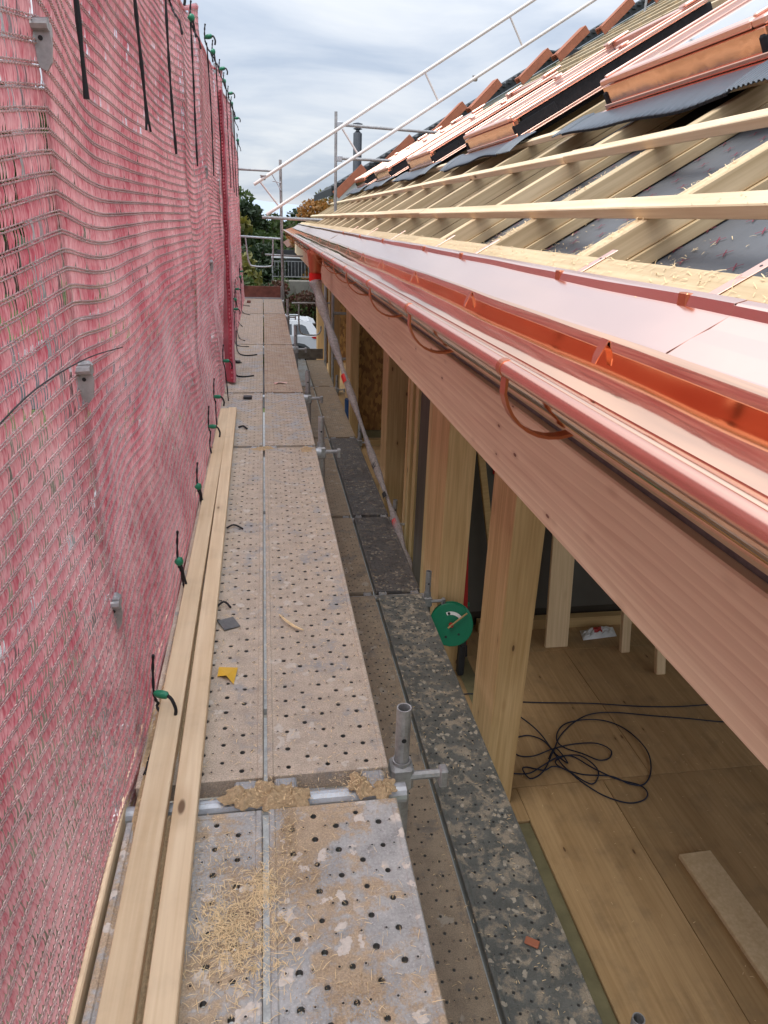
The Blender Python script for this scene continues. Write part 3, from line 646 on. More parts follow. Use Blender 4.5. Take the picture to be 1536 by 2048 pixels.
# fascia and the strip above it
FX = .66
g = MB(); g.box((FX, YA, .619), (FX + .03, YB - .1, .847), .004); fa = obj('fascia_board', g, 'wood_fascia', H)
g = MB(); g.box((FX + .022, YA, .848), (FX + .05, YB - .1, .885), .002); obj('vent_strip', g, 'galv_dark', H)
g = MB(); g.box((FX - .022, YA, .886), (FX + .04, YB - .1, 1.02), .003); obj('gutter_board', g, 'wood_batten_old', H)
g = MB(); g.box((FX + .03, YA, .66), (1.12, YB - .1, .68), .003); obj('soffit_board', g, 'wood_eave', H)
# roof body: boards, membrane
def slopebox(name, s0, s1, y0, y1, n0, n1, mat, par=H, bev=.002):
    g = MB(); g.box((0, 0, n0), (s1 - s0, y1 - y0, n1), bev); return obj(name, g, mat, par, T=TS(s0, y0, 0))
SMAX = 10.6
slopebox('roof_boarding', .84, SMAX, YA, YB - .15, -.19, -.156, 'wood_eave')
# membrane with slack between the counter battens
g = MB(); yy = np.linspace(YA, YB - .16, 260); ss = np.linspace(.80, SMAX, 90)
rs = np.random.RandomState(3); ph = rs.uniform(0, 6, 6)
for s in ss:
    for y in yy:
        g.v.append(tuple(W(s, y, -.1525 + .0016 * math.sin(y * 7 + ph[0] + s * 1.3) + .0012 * math.sin(s * 5.1 + y * 2 + ph[1]))))
for i in range(len(ss) - 1):
    for j in range(len(yy) - 1):
        a = i * len(yy) + j; g.f.append((a, a + 1, a + len(yy) + 1, a + len(yy))); g.m.append(0)
obj('roof_membrane', g, 'membrane_grey', H, smooth=True)
g = MB()
for i in range(24):
    for j in range(70):
        s = .95 + i * .105 + (j % 2) * .05; y = .2 + j * .115 + rnd(-.003, .003)
        for an in (.75, -.75):
            d = Vector((math.cos(an), math.sin(an))) * .020; e = Vector((-d.y, d.x)) * .085
            g.add([W(s + a * d.x + b * e.x, y + a * d.y + b * e.y, -.1475) for a, b in ((-1, -1), (1, -1), (1, 1), (-1, 1))], [(0, 1, 2, 3)])
tag(obj('printed_cross', g, 'cross_red', H), kind='stuff')
# counter rafters: wide foot, beam on top
RAF = [1.10 + .83 * k for k in range(-4, 19)]
g = MB(); g.box((0, 0, -.1475), (SMAX - .84, .085, -.108), .002); foot = g.mesh('rafter_foot', ['wood_rafter'])
g = MB(); g.box((0, .008, -.107), (SMAX - .84, .072, -.037), .003); top = g.mesh('rafter', ['wood_rafter'])
raf = []
for k, y in enumerate(RAF):
    if y > YB - .3: continue
    y += rnd(-.012, .012)
    r = obj('rafter', top, None, H, T=TS(.915, y, 0)); raf.append(y)
    obj('rafter_foot', foot, None, H, T=TS(.915, y + rnd(-.004, .01), 0))
# battens along the eave direction: tapered by eye, each a beam
def batten(s0, s1, n0, n1, ya, yb, mat='wood_batten', name='batten', wob=.0025):
    g = MB(); ns = max(2, int((yb - ya) / .35)); vs = []; b = .003
    sec = [(s0 + b, n0), (s1 - b, n0), (s1, n0 + b), (s1, n1 - b), (s1 - b, n1), (s0 + b, n1), (s0, n1 - b), (s0, n0 + b)]
    p1, p2 = rnd(0, 6), rnd(0, 6)
    for i in range(ns + 1):
        y = ya + (yb - ya) * i / ns; ds = wob * math.sin(y * .9 + p1) + wob * .4 * math.sin(y * 3 + p2); dn = wob * .5 * math.sin(y * 1.3 + p2)
        vs += [W(s + ds, y, n + (dn if n > n0 + .01 else dn * .2)) for s, n in sec]
    fs = [tuple(range(8)), tuple(reversed(range(ns * 8, ns * 8 + 8)))]
    for i in range(ns):
        for k in range(8): fs.append((i * 8 + k, i * 8 + (k + 1) % 8, (i + 1) * 8 + (k + 1) % 8, (i + 1) * 8 + k))
    g.add(vs, fs); return obj(name, g, mat, H)
def batten_row(s0, s1, n0, n1, cuts, mat='wood_batten'):
    for a, b_ in zip(cuts[:-1], cuts[1:]): batten(s0 + rnd(-.002, .002), s1 + rnd(-.002, .002), n0, n1 + rnd(-.001, .001), a, b_ - .002, mat)
batten_row(1.165, 1.225, -.036, -.001, [YA, 4.9, 9.9, YB + .05])
batten_row(1.665, 1.725, -.036, -.001, [YA, 3.62, 8.4, 13.0, YB + .1])
batten_row(2.10, 2.16, -.036, -.001, [YA, 5.15, 9.3, YB])
s = 4.15
while s < SMAX - .1:
    batten_row(s, s + .06, -.036, .020, [YA + rnd(0, .2), 6.2 + rnd(-.5, .5), 11.5 + rnd(-.5, .5), YB + .15]); s += .62
# eave board carrying the flashing
for a, b_ in ((YA, 3.9), (3.903, 8.6), (8.603, 12.7), (12.703, YB - .2)):
    slopebox('eave_board', .80, .945, a, b_, -.036 - .03, -.010, 'wood_eave', bev=.003)
slopebox('eave_support', .742, .91, YA, YB - .2, -.154, -.068, 'wood_eave')
# raw clay verge tiles laid up the far verge (loose: separate things)
def verge_tile_mesh():
    g = MB(); Lt, Wd, Ht, th = .78, .26, .16, .018
    g.box((0, 0, Ht - th), (Lt, Wd, Ht), .006); g.box((0, 0, 0), (Lt, th, Ht - th - .001), .005); g.box((0, Wd - .014, .07), (Lt, Wd, Ht - th - .001), .005)
    g.box((0, .02, Ht + .0005), (.05, Wd - .01, Ht + .018), .006); g.box((Lt - .03, .03, Ht - .05), (Lt - .005, Wd - .03, Ht - th - .001), .004)
    return g.mesh('verge_tile', ['clay_tile'])
vt = verge_tile_mesh(); wh = ['lowest, just above the eave corner', 'second from the eave', 'third from the eave', 'fourth from the eave', 'fifth from the eave', 'sixth from the eave', 'seventh from the eave', 'topmost one']
for i, s in enumerate([1.80, 2.92, 4.15, 4.98, 6.1, 6.95, 7.95, 9.1]):
    p = W(s, 15.75, .02); a = math.radians(-46 + rnd(-2.5, 2.5))
    T = Matrix.Translation(p) @ Matrix.Rotation(rnd(-.08, .08), 4, 'Z') @ Matrix.Rotation(a, 4, 'Y')
    tag(obj('verge_tile', vt, None, None, T=T), 'clay tile propped on the far roof edge, ' + wh[i], 'roof tile', 'clay tiles set out up the far verge')

# ---- roof windows
def quadsheet(g, pts): g.add(pts, [tuple(range(len(pts)))])
def sbox(g, s0, s1, y0, y1, n0, n1, b=.004):
    T = TS(0, 0, 0); g.box((s0, y0, n0), (s1, y1, n1), b, T=T)
def roof_window(y0, y1, idx):
    S0, S1, NT = 2.22, 3.80, .160
    g = MB(); sbox(g, S0 + .03, S1 - .02, y0 + .03, y1 - .03, -.03, NT - .022); win = obj('roof_window', g, 'wood_batten', H)
    for (a, b_) in ((y0, y0 + .028), (y1 - .028, y1)):           # black felt collar up each side
        g = MB(); sbox(g, S0 + .05, S1 + .03, a - .004, b_ + .004, -.03, NT - .03, .006); obj('felt_collar', g, 'felt_black', win)
        g = MB(); sbox(g, S0 - .03, S0 + .32, a - .012 if a == y0 else a + .002, b_ - .002 if a == y0 else b_ + .012, -.02, NT - .055, .008); obj('felt_flap', g, 'felt_black', win)
    g = MB(); sbox(g, S0 - .02, S0 + .022, y0 - .01, y1 + .01, .035, NT - .03, .004); g2 = obj('front_cover', g, 'copper_frame', win)
    g = MB(); sbox(g, S0 - .035, S0 - .021, y0 - .02, y1 + .02, .022, .045, .003); sbox(g, S0 - .085, S0 - .036, y0 - .03, y1 + .03, .012, .022, .002); obj('base_flashing', g, 'copper_frame', win)
    for (a, b_, nm) in ((y0 - .02, y0 + .055, 'side_cover'), (y1 - .055, y1 + .02, 'side_cover')):
        g = MB(); sbox(g, S0 - .02, S1, a, b_, NT - .026, NT + .004, .006); sbox(g, S0 - .01, S1, a + (.052 if a < y0 else .003), b_ - (.003 if a < y0 else .052), NT + .005, NT + .018, .004); obj(nm, g, 'copper_frame_edge', win)
    for (sa, sb, nm) in ((S0 - .025, S0 + .05, 'bottom_cover'), (S1 - .10, S1 + .02, 'top_cover')):
        g = MB(); sbox(g, sa, sb, y0 + .056, y1 - .056, NT - .024, NT + (.006 if sa < 3 else .02), .006); obj(nm, g, 'copper_frame_edge', win)
    g = MB(); sbox(g, S0 + .052, S0 + .075, y0 + .06, y1 - .06, NT - .06, NT - .012, .003); obj('sash_rail', g, 'copper_frame', win)
    for yc in (y0 + .04, y1 - .04):
        g = MB(); sbox(g, S1 - .16, S1 + .06, yc - .05, yc + .05, NT + .021, NT + .045, .012); obj('corner_cap', g, 'copper_frame_edge', win)
        g = MB(); sbox(g, S0 + .9, S0 + .97, yc - .045, yc + .045, NT + .019, NT + .034, .006); obj('cover_clip', g, 'copper_frame_edge', win)
    g = MB(); sbox(g, S0 + .076, S1 - .101, y0 + .06, y1 - .06, NT - .028, NT - .014, .002); obj('pane', g, 'pane_glass', win)
    for yc in (y0 - .075, y1 + .005):
        g = MB(); sbox(g, S0 - .02, S1 + .05, yc, yc + .07, .004, .012, .002); sbox(g, S0 - .02, S1 + .05, yc + .004, yc + .016, .013, .03, .002); obj('side_flashing', g, 'copper_frame_edge', win)
    # pleated apron, drooping over the batten below
    ya, yb = y0 - .42, y1 + .10
    def apron(ya, yb, pleat, nm, amp=.006, dn=0):
        g = MB(); nu, nv = max(8, int((yb - ya) / (.007 if pleat else .02))), 12
        for i in range(nu + 1):
            y = ya + (yb - ya) * i / nu; droop = .018 * math.sin(y * 3.1 + idx) + .010 * math.sin(y * 7.7)
            for j in range(nv + 1):
                q = j / nv; s = S0 - .035 - q * (.225 + .012 * math.sin(y * 2.3 + idx * 2)); n = .020 - .016 * q + .010 * math.sin(q * 3.1) + (q ** 3) * droop * .6 + dn
                if pleat: n += amp * (1 if (i // 2) % 2 else -.2)
                elif q > .9: n += .004 * math.sin(y * 420)
                g.v.append(tuple(W(s, y, n)))
        for i in range(nu):
            for j in range(nv):
                a = i * (nv + 1) + j; g.f.append((a, a + 1, a + nv + 2, a + nv + 1)); g.m.append(0)
        o = obj(nm, g, 'apron_lead', win, smooth=not pleat)
        m = o.modifiers.new('solid', 'SOLIDIFY'); m.thickness = .0025; return o
    apron(y0 - .10, y1 + .16, False, 'apron'); apron(y1 + .155, y1 + .30, True, 'apron_pleats', dn=.002); apron(ya, y0 - .095, True, 'apron_pleats', dn=.002)
    # small teeth along the apron edge
    g = MB()
    for k in range(int((y1 - y0 + .26) / .012)):
        y = y0 - .1 + k * .012; droop = .018 * math.sin(y * 3.1 + idx) + .010 * math.sin(y * 7.7); s = S0 - .035 - (.225 + .012 * math.sin(y * 2.3 + idx * 2)); n = .004 + droop * .6
        T = TS(0, 0, 0); g.box((s - .004, y, n - .010), (s + .003, y + .006, n + .001), 0, T=T)
    tag(obj('apron_teeth', g, 'felt_black', win), kind='stuff')
for i, yf in enumerate([1.33, 4.15, 7.0, 9.8, 12.65, 15.35]): roof_window(yf - 1.33, yf, i)
g = MB()
# black underlay sheet tucked below the window row
for i in range(120):
    y = YA + (YB - .4 - YA) * i / 119
    for j, s in enumerate((2.03, 2.3, 4.2)): g.v.append(tuple(W(s + (.02 * math.sin(y * 2.2) if j == 0 else 0), y, -.128 + .006 * math.sin(y * 5 + j))))
for i in range(119):
    for j in range(2): a = i * 3 + j; g.f.append((a, a + 1, a + 4, a + 3)); g.m.append(0)
obj('underlay_strip', g, 'felt_black', H)
# small ridge-side fittings seen at the far verge
g = MB(); g.box((8.05, 21.2, 5.45), (8.75, 21.5, 5.75), .02); g.tube([(7.6, 21.3, 5.65), (8.8, 21.35, 5.60)], .05, 8); obj('roof_vent', g, 'roof_dark', nh)

# ---- copper eave flashing
def sweep(prof, ya, yb, dy, wob, seed, ends=None):
    """profile (x, z) swept along y with hand-bent unevenness"""
    rs = np.random.RandomState(seed); ph = rs.uniform(0, 6.3, (len(prof), 4)); n = int((yb - ya) / dy) + 1; g = MB()
    for i in range(n):
        y = ya + (yb - ya) * i / (n - 1)
        for k, (x, z) in enumerate(prof):
            d = wob[k] if isinstance(wob, (list, tuple)) else wob
            dd = d * (math.sin(y * 2.1 + ph[k, 0] * .4) + .6 * math.sin(y * 5.3 + ph[k, 1] * .4) + .35 * math.sin(y * 11.7 + ph[k, 2] * .4))
            g.v.append((x + dd * .3, y, z + dd))
    m_ = len(prof)
    for i in range(n - 1):
        for k in range(m_ - 1): a = i * m_ + k; g.f.append((a, a + 1, a + m_ + 1, a + m_)); g.m.append(0)
    return g
def solid(o, th, off=0): m = o.modifiers.new('solid', 'SOLIDIFY'); m.thickness = th; m.offset = off
def wp(s, n): p = W(s, 0, n); return (p.x, p.z)
def fx(x, n): # x -> profile point on slope offset n
    s = (x + math.sin(PT) * n) / math.cos(PT); return wp(s, n)
n5 = .003
prof = [(fx(.603, n5)[0] + .007, fx(.603, n5)[1] - .0085), (fx(.603, n5)[0], fx(.603, n5)[1] - .008), (fx(.603, n5)[0] - .001, fx(.603, n5)[1] - .001), fx(.607, n5), fx(.64, n5), fx(.67, n5), fx(.700, n5), (fx(.7025, n5)[0], fx(.7025, n5)[1] + .015), (fx(.7025, n5)[0] + .005, fx(.7025, n5)[1] + .018), fx(.722, .012), fx(.747, -.004)]
cuts = [YA, 1.02, 4.05, 7.1, 10.1, 13.1, 15.9]
for i in range(len(cuts) - 1):
    yo = .0015 * (i % 2)
    g = sweep([(a, b + yo) for a, b in prof], cuts[i], cuts[i + 1] + .02, .04, [.0012, .0008, .0006, .001, .001, .0006, .0012, .0012, .001, .0006, 0], i)
    o = obj('eave_flashing', g, 'copper_flashing', H, smooth=False); solid(o, .0007)
# copper straps nailed on the eave board
for y in (.55, 1.16, 1.72, 2.65, 3.3, 4.5, 5.6, 6.8):
    g = MB(); a = rnd(-.05, .05)
    T = TS(.885, y, -.0085) @ Matrix.Rotation(a, 4, 'Z')
    ln = .15 if y < 1.5 else .09
    g.box((-.055, -.014, 0), (ln, .014, .0018), .0006, T=T); st = obj('copper_strap', g, 'copper_frame_edge', H)
    g = MB(); g.tube([(T @ Vector((-.03, 0, .001))), (T @ Vector((-.03, 0, .004)))], .005, 8); obj('screw', g, 'galv_bright', st)
    g = MB(); g.tube([(T @ Vector((ln * .55, 0, .0019))), (T @ Vector((ln * .55, 0, .0024)))], .003, 8); obj('hole', g, 'dark_plastic', st)
    g = MB(); x_, z_ = fx(.7025, n5); g.box((x_ - .004, y - .014, z_ - .002), (x_ + .010, y + .014, z_ + .021), .002); obj('fold', g, 'copper_bracket', st)
# ---- copper gutter
GE = 15.6; BX, BZ = .403, 1.3 - .2245
cz = 1.3 - .235
prof = [(BX, BZ + .0144), (BX + .010, BZ + .0138), (BX + .022, BZ + .0122), (BX + .029, BZ + .0115), (BX + .0315, BZ + .006), (BX + .032, BZ - .02), (BX + .038, BZ - .045), (BX + .055, BZ - .067), (BX + .078, BZ - .076), (BX + .100, BZ - .074), (BX + .120, BZ - .066), (BX + .138, BZ - .052), (BX + .154, BZ - .037), (BX + .166, BZ - .022), (BX + .1715, BZ - .009), (BX + .1735, BZ + .008), (BX + .175, BZ + .032), (BX + .176, BZ + .058)]
g = sweep(prof, YA, GE, .05, [.0003, .0003, .0003, .0004, .0004] + [.0010] * 6 + [.0016, .0022, .0026, .0026, .0022, .0014, .0010], 77)
GU = obj('gutter', g, 'copper_gutter', H, smooth=True); solid(GU, .0008)
g = MB(); pts = [(BX, y, BZ) for y in np.linspace(YA, GE, 60)]; g.tube(pts, .0142, 20); obj('bead', g, 'copper_bead', GU, smooth=True)
g = MB(); g.add([(x, GE, z) for x, z in prof[3:18]], [tuple(range(15))]); o = obj('end_cap', g, 'copper_gutter', GU); solid(o, .001)
BY = [1.17 - .83 * 2, 1.17 - .83, 1.17, 2.04, 2.86, 3.72, 4.42, 5.22, 6.02, 6.84, 7.95, 8.8, 9.6, 10.5, 11.3, 12.1, 13.0, 13.8, 14.6]
g0 = None
for y in BY:
    if g0 is None:
        g = MB(); w_ = .0135; arc = [(BX + .003, BZ - .0150)]
        for k in range(1, 15):
            a = math.pi + math.pi * k / 15; arc.append((.500 + .097 * math.cos(a), BZ - .022 + .098 * math.sin(a)))
        arc += [(.606, BZ + .03), (.64, BZ + .07)]
        nn = len(arc); vs = []
        for t_ in (0, .0055):
            for (x, z) in arc:
                d = Vector((x - .5, z - BZ + .0)).normalized() * t_
                vs += [(x + d.x, -w_, z + d.y), (x + d.x, w_, z + d.y)]
        fs = []
        for i in range(nn - 1):
            a = 2 * i; b = 2 * nn + 2 * i
            fs += [(a, a + 1, a + 3, a + 2), (b, b + 2, b + 3, b + 1), (a, a + 2, b + 2, b), (a + 1, b + 1, b + 3, a + 3)]
        g.add(vs, fs); g.tube([(BX, -.010, BZ), (BX, -.0095, BZ), (BX, .0095, BZ), (BX, .010, BZ)], [.0148, .0158, .0158, .0148], 20); bm_ = g.mesh('gutter_bracket', ['copper_bracket'])
        g = MB(); g.add([(BX + .174, -.013, BZ + .050), (BX + .174, .013, BZ + .050), (BX + .168, .0125, BZ + .036), (BX + .161, .011, BZ + .020), (BX + .158, .007, BZ + .008), (BX + .158, -.007, BZ + .008), (BX + .161, -.011, BZ + .020), (BX + .168, -.0125, BZ + .036)], [(0, 1, 2, 7), (7, 2, 3, 6), (6, 3, 4, 5)]); cl_ = g.mesh('bracket_tongue', ['copper_frame'])
        g0 = True
    b_ = obj('gutter_bracket', bm_, None, GU, T=Matrix.Translation((0, y, 0)))
    o = obj('bracket_tongue', cl_, None, GU, T=Matrix.Translation((0, y, 0))); solid(o, .002)
# outlet, red tape and clear film hose used as a temporary downpipe
g = MB(); g.tube([(.50, 7.5, 1.02), (.50, 7.5, .97), (.50, 7.5, .83), (.50, 7.5, .79)], [.085, .078, .058, .055], 18, cap=False); o = obj('gutter_outlet', g, 'copper_bracket', GU, smooth=True); solid(o, .001)
fh = thing('film_downpipe', 'clear plastic film hose taped red under the gutter outlet as a downpipe', 'hose', (.5, 7.5, -1.2))
g = MB(); g.tube([(.50, 7.5, .80), (.50, 7.5, .725)], [.062, .063], 18); obj('red_tape', g, 'red_tape', fh, smooth=False)
pts = [Vector(p) for p in [(.50, 7.5, .724), (.53, 7.42, .60), (.60, 7.25, .36), (.70, 6.95, .03), (.81, 6.55, -.33), (.93, 6.0, -.72), (1.015, 5.35, -1.0), (1.03, 4.95, -1.12), (1.03, 4.7, -1.2)]]
def smoothp(pts, n=6):
    o_ = []
    for i in range(len(pts) - 1):
        p0, p1, p2, p3 = pts[max(i - 1, 0)], pts[i], pts[i + 1], pts[min(i + 2, len(pts) - 1)]
        for k in range(n):
            t = k / n; o_.append(.5 * ((2 * p1) + (p2 - p0) * t + (2 * p0 - 5 * p1 + 4 * p2 - p3) * t * t + (3 * p1 - p0 - 3 * p2 + p3) * t ** 3))
    return o_ + [pts[-1]]
sp_ = smoothp(pts); g = MB(); g.tube(sp_, [.060 + .010 * math.sin(i * .9) - .034 * min(1, i / 22) + rnd(-.004, .004) for i in range(len(sp_))], 14, cap=False); obj('film_hose', g, 'film_clear', fh, smooth=True)
for (i, c, r_) in ((20, 'red_tape', .034), (36, 'red_tape', .030), (33, 'dark_plastic', .030), (30, 'dark_plastic', .030)):
    p, q = sp_[i], sp_[i + 1]; ax = (q - p).normalized(); g = MB()
    # printed patch on the room-away side of the film
    a = ax.cross(Vector((0, 1, 0))).normalized(); b = ax.cross(a)
    L_ = .09 if c == 'red_tape' else .06
    vs = []
    for t in (0, L_):
        for k in range(5):
            an = math.pi * (.25 + .16 * k) + .8; vs.append(p + ax * t + (a * math.cos(an) + b * math.sin(an)) * (r_ + .004))
    g.add(vs, [(k, k + 1, k + 6, k + 5) for k in range(4)]); o = obj('print_patch', g, c, fh); solid(o, .001)

# ================================================================== SCAFFOLD
def deck_mesh(Ln, Wd, name, mat, hole0=.0072, rail='galv_bright', seed=0, raised=True):
    """perforated steel plank, origin at its near left top corner"""
    rs = np.random.RandomState(seed); g = MB(); ed = .016; clog = .07 if mat in ('deck_dusty', 'deck_mid', 'deck_ply') else .06
    nx = 11; ny = max(4, int(round((Ln - .03) / .034))); cw = (Wd - 2 * ed) / nx; ch = (Ln - .03) / ny
    def octr(cx, cy, r, z, k0=len): return [(cx + r * math.cos(math.radians(22.5 + 45 * k)), cy + r * math.sin(math.radians(22.5 + 45 * k)), z) for k in range(8)]
    for i in range(nx):
        for j in range(ny):
            x0 = ed + i * cw; y0 = .015 + j * ch; x1 = x0 + cw; y1 = y0 + ch; cx, cy = (x0 + x1) / 2, (y0 + y1) / 2
            big = (i % 2 == 1) and (j % 2 == (i // 2) % 2); nub = (i % 2 == 0) and (j % 2 == 0)
            big = big and rs.rand() > clog; nub = nub and rs.rand() > clog; hole = hole0 * rs.uniform(.82, 1.08)
            C4 = [(x1, y1, 0), (x0, y1, 0), (x0, y0, 0), (x1, y0, 0)]
            if not (big or nub): g.add(C4, [(0, 1, 2, 3)]); continue
            if big: rings = [octr(cx, cy, hole * 1.42, 0), octr(cx, cy, hole, -.0022), octr(cx, cy, hole * .96, -.016)]
            else: rings = [octr(cx, cy, .0062, 0), octr(cx, cy, .0042, .0026), octr(cx, cy, .0024, .0022), octr(cx, cy, .0022, -.004)]
            vs = C4 + [p for r in rings for p in r]; fs = []
            R = lambda q, k: 4 + q * 8 + k % 8
            for c in range(4):
                fs.append((c, R(0, 2 * c + 1), R(0, 2 * c))); fs.append((c, (c + 1) % 4, R(0, 2 * c + 2), R(0, 2 * c + 1)))
            for q in range(len(rings) - 1):
                for k in range(8): fs.append((R(q, k), R(q, k + 1), R(q + 1, k + 1), R(q + 1, k)))
            g.add(vs, fs); nf = len(fs)
            for w_ in range(8): g.m[-1 - w_] = 1  # innermost hole walls get the darker metal: recess shade painted in for depth
    # folded edges
    g.box((0, 0, -.062), (ed, Ln, .003), .003); g.box((Wd - ed, 0, -.062), (Wd, Ln, .003), .003)
    g.box((ed, 0, -.05), (Wd - ed, .0148, .001), .001); g.box((ed, Ln - .0148, -.05), (Wd - ed, Ln, .001), .001)
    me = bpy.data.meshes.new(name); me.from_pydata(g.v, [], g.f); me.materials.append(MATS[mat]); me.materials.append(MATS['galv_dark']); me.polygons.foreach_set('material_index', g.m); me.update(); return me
def hook_mesh(mat):
    g = MB()
    for xc in (0,):
        g.box((xc - .028, -.060, -.022), (xc + .028, -.0002, -.004), .004); g.box((xc - .028, -.068, -.048), (xc + .028, -.0605, -.006), .003)
        for k in (-.018, .018): g.box((xc + k - .003, -.055, -.0035), (xc + k + .003, -.01, .003), .001)
    return g.mesh('deck_hook', [mat])
hk = hook_mesh('galv_tube')
G_TOP = 'perforated steel planks of the top scaffold deck'; G_LOW = 'perforated steel planks of the lower inner deck'
JY = [-1.30, 1.315, 4.215, 5.68, 8.05, 10.82, 12.92]
place = ['nearest to the viewer, behind the cross joint', 'second, between the near joint and the fifth metre', 'third along the deck', 'fourth along the deck', 'fifth along the deck', 'last one before the toe board']
mats_top = ['deck_near', 'deck_dusty', 'deck_mid', 'deck_mid', 'deck_dusty', 'deck_dusty']
cols = [(-.350, 'left-hand'), (-.030, 'right-hand')]
for i in range(6):
    ya = JY[i] + (.105 if i > 0 else 0) * (1 if i < 2 else .45); yb = JY[i + 1] - .002
    for c, (x, side) in enumerate(cols):
        mt = mats_top[i]
        if i == 3 and c == 1: mt = 'deck_ply'
        if i == 4 and c == 1: mt = 'deck_ply'
        T = (x + rnd(-.002, .002), ya, 0)
        d = thing('scaffold_plank', {'deck_near': 'bare galvanised', 'deck_dusty': 'sawdust covered', 'deck_mid': 'grey and dusty', 'deck_ply': 'brown reddish'}[mt] + ' %s scaffold plank, %s' % (side, place[i]), 'scaffold plank', T, G_TOP)
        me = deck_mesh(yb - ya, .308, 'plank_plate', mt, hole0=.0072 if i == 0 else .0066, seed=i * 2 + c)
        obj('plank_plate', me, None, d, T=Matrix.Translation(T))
        for hx in (.045, .265): obj('hook', hk, None, d, T=Matrix.Translation((T[0] + hx, T[1], T[2])))
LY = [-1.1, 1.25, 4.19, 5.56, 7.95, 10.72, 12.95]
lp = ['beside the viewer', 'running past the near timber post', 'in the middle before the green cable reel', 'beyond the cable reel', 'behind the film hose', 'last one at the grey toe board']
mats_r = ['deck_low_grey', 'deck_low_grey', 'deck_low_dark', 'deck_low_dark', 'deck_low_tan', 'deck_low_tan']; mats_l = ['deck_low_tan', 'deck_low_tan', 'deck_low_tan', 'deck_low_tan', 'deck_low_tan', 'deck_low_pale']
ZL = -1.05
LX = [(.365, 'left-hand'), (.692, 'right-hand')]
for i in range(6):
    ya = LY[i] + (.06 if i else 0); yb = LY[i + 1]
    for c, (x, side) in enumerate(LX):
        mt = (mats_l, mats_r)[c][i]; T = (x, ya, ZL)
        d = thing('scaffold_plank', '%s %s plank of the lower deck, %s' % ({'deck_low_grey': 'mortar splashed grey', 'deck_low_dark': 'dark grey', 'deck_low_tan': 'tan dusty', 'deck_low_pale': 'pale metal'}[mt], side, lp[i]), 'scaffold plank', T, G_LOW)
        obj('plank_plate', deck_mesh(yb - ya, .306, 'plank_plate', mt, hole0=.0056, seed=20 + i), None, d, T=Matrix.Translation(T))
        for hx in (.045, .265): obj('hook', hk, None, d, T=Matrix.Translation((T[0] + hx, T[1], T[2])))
# second lift far below the top deck
for i, (ya, yb) in enumerate([(-1.2, 1.3), (1.42, 4.2), (4.3, 8.0), (8.1, 12.9)]):
    g = MB(); g.box((-.35, ya, -2.06), (.28, yb, -2.0), .003); tag(obj('scaffold_plank', g, 'galv_tube'), 'grey plank of the scaffold lift below, seen only through holes, number %s from the viewer' % ['one', 'two', 'three', 'four'][i], 'scaffold plank')
# transoms
for i, y in enumerate(JY[1:]):
    yc = y + (.055 if i == 0 else .022)
    g = MB(); g.tube([(-.40, yc, -.040), (.315, yc, -.040)], .0243, 14); tag(obj('transom', g, 'galv_bright', smooth=False), 'galvanised cross tube carrying the top planks, ' + ['nearest one, bare between the hooks', 'at the end of the second plank', 'third from the viewer', 'fourth from the viewer', 'fifth from the viewer', 'at the far toe board'][i], 'scaffold tube', 'cross tubes under the top deck')
for i, y in enumerate(LY[1:]):
    g = MB(); g.tube([(.33, y + .03, ZL - .04), (1.02, y + .03, ZL - .04)], .0243, 12); tag(obj('transom', g, 'galv_tube'), 'galvanised cross tube carrying the lower inner planks, %s' % ['nearest', 'second', 'third', 'fourth', 'fifth', 'farthest'][i], 'scaffold tube', 'cross tubes under the lower deck')
# standards with spigots and couplers
def standard(x, y, z0, z1, label, spig=.17, coup=(), group=None, out=1, mat='galv_tube'):
    t = thing('scaffold_post', label, 'scaffold post', (x, y, z0), group)
    g = MB(); g.tube([(x, y, z0), (x, y, z1)], .0243, 14, hollow=.86); obj('tube', g, mat, t, smooth=False)
    if spig:
        g = MB(); g.tube([(x, y, z1 - .02), (x, y, z1 + spig)], .0192, 14, hollow=.82); sp = obj('spigot', g, mat, t)
        g = MB(); g.tube([(x, y - .0200, z1 + spig * .45), (x, y - .0188, z1 + spig * .45)], .0065, 10); obj('pin_hole', g, 'dark_plastic', sp)
    for zc in coup:
        g = MB(); g.box((x - .030, y - .03, zc - .045), (x + .030, y + .03, zc + .03), .008)
        g.tube([(x + out * .02, y - .02, zc), (x + out * .105, y - .02, zc)], .012, 8); g.box((x + out * .105 - .006, y - .036, zc - .038), (x + out * .105 + .016, y - .004, zc + .018), .004); obj('wedge_coupler', g, mat, t)
    return t
gi = 'short inner posts at the deck edge'
lab = ['pipe stub with drilled spigot at the near cross joint', 'stub post at the end of the second plank', 'dark stub post at the third joint', 'dark stub post at the fourth joint', 'short post at the fifth joint']
for i, y in enumerate([1.45, 4.28, 5.72, 8.08, 10.86]):
    standard(.318, y, ZG + .06, -.005 + (.015 if i else 0), 'galvanised ' + lab[i], .165 if i < 3 else .2, (-.045,), gi)
gl = 'inner posts beside the lower deck'
for i, y in enumerate([1.24, 4.17, 5.50, 7.92, 10.7]):
    standard(1.035, y, ZG + .06, ZL + .02, 'galvanised pipe end sticking up between lower deck and house, %s' % ['at the bottom picture edge', 'beside the green cable reel', 'in front of the post group', 'behind the film hose', 'farthest'][i], .16, (-1.09,), gl)
go = 'outer scaffold posts behind the red net'
OX = -.425
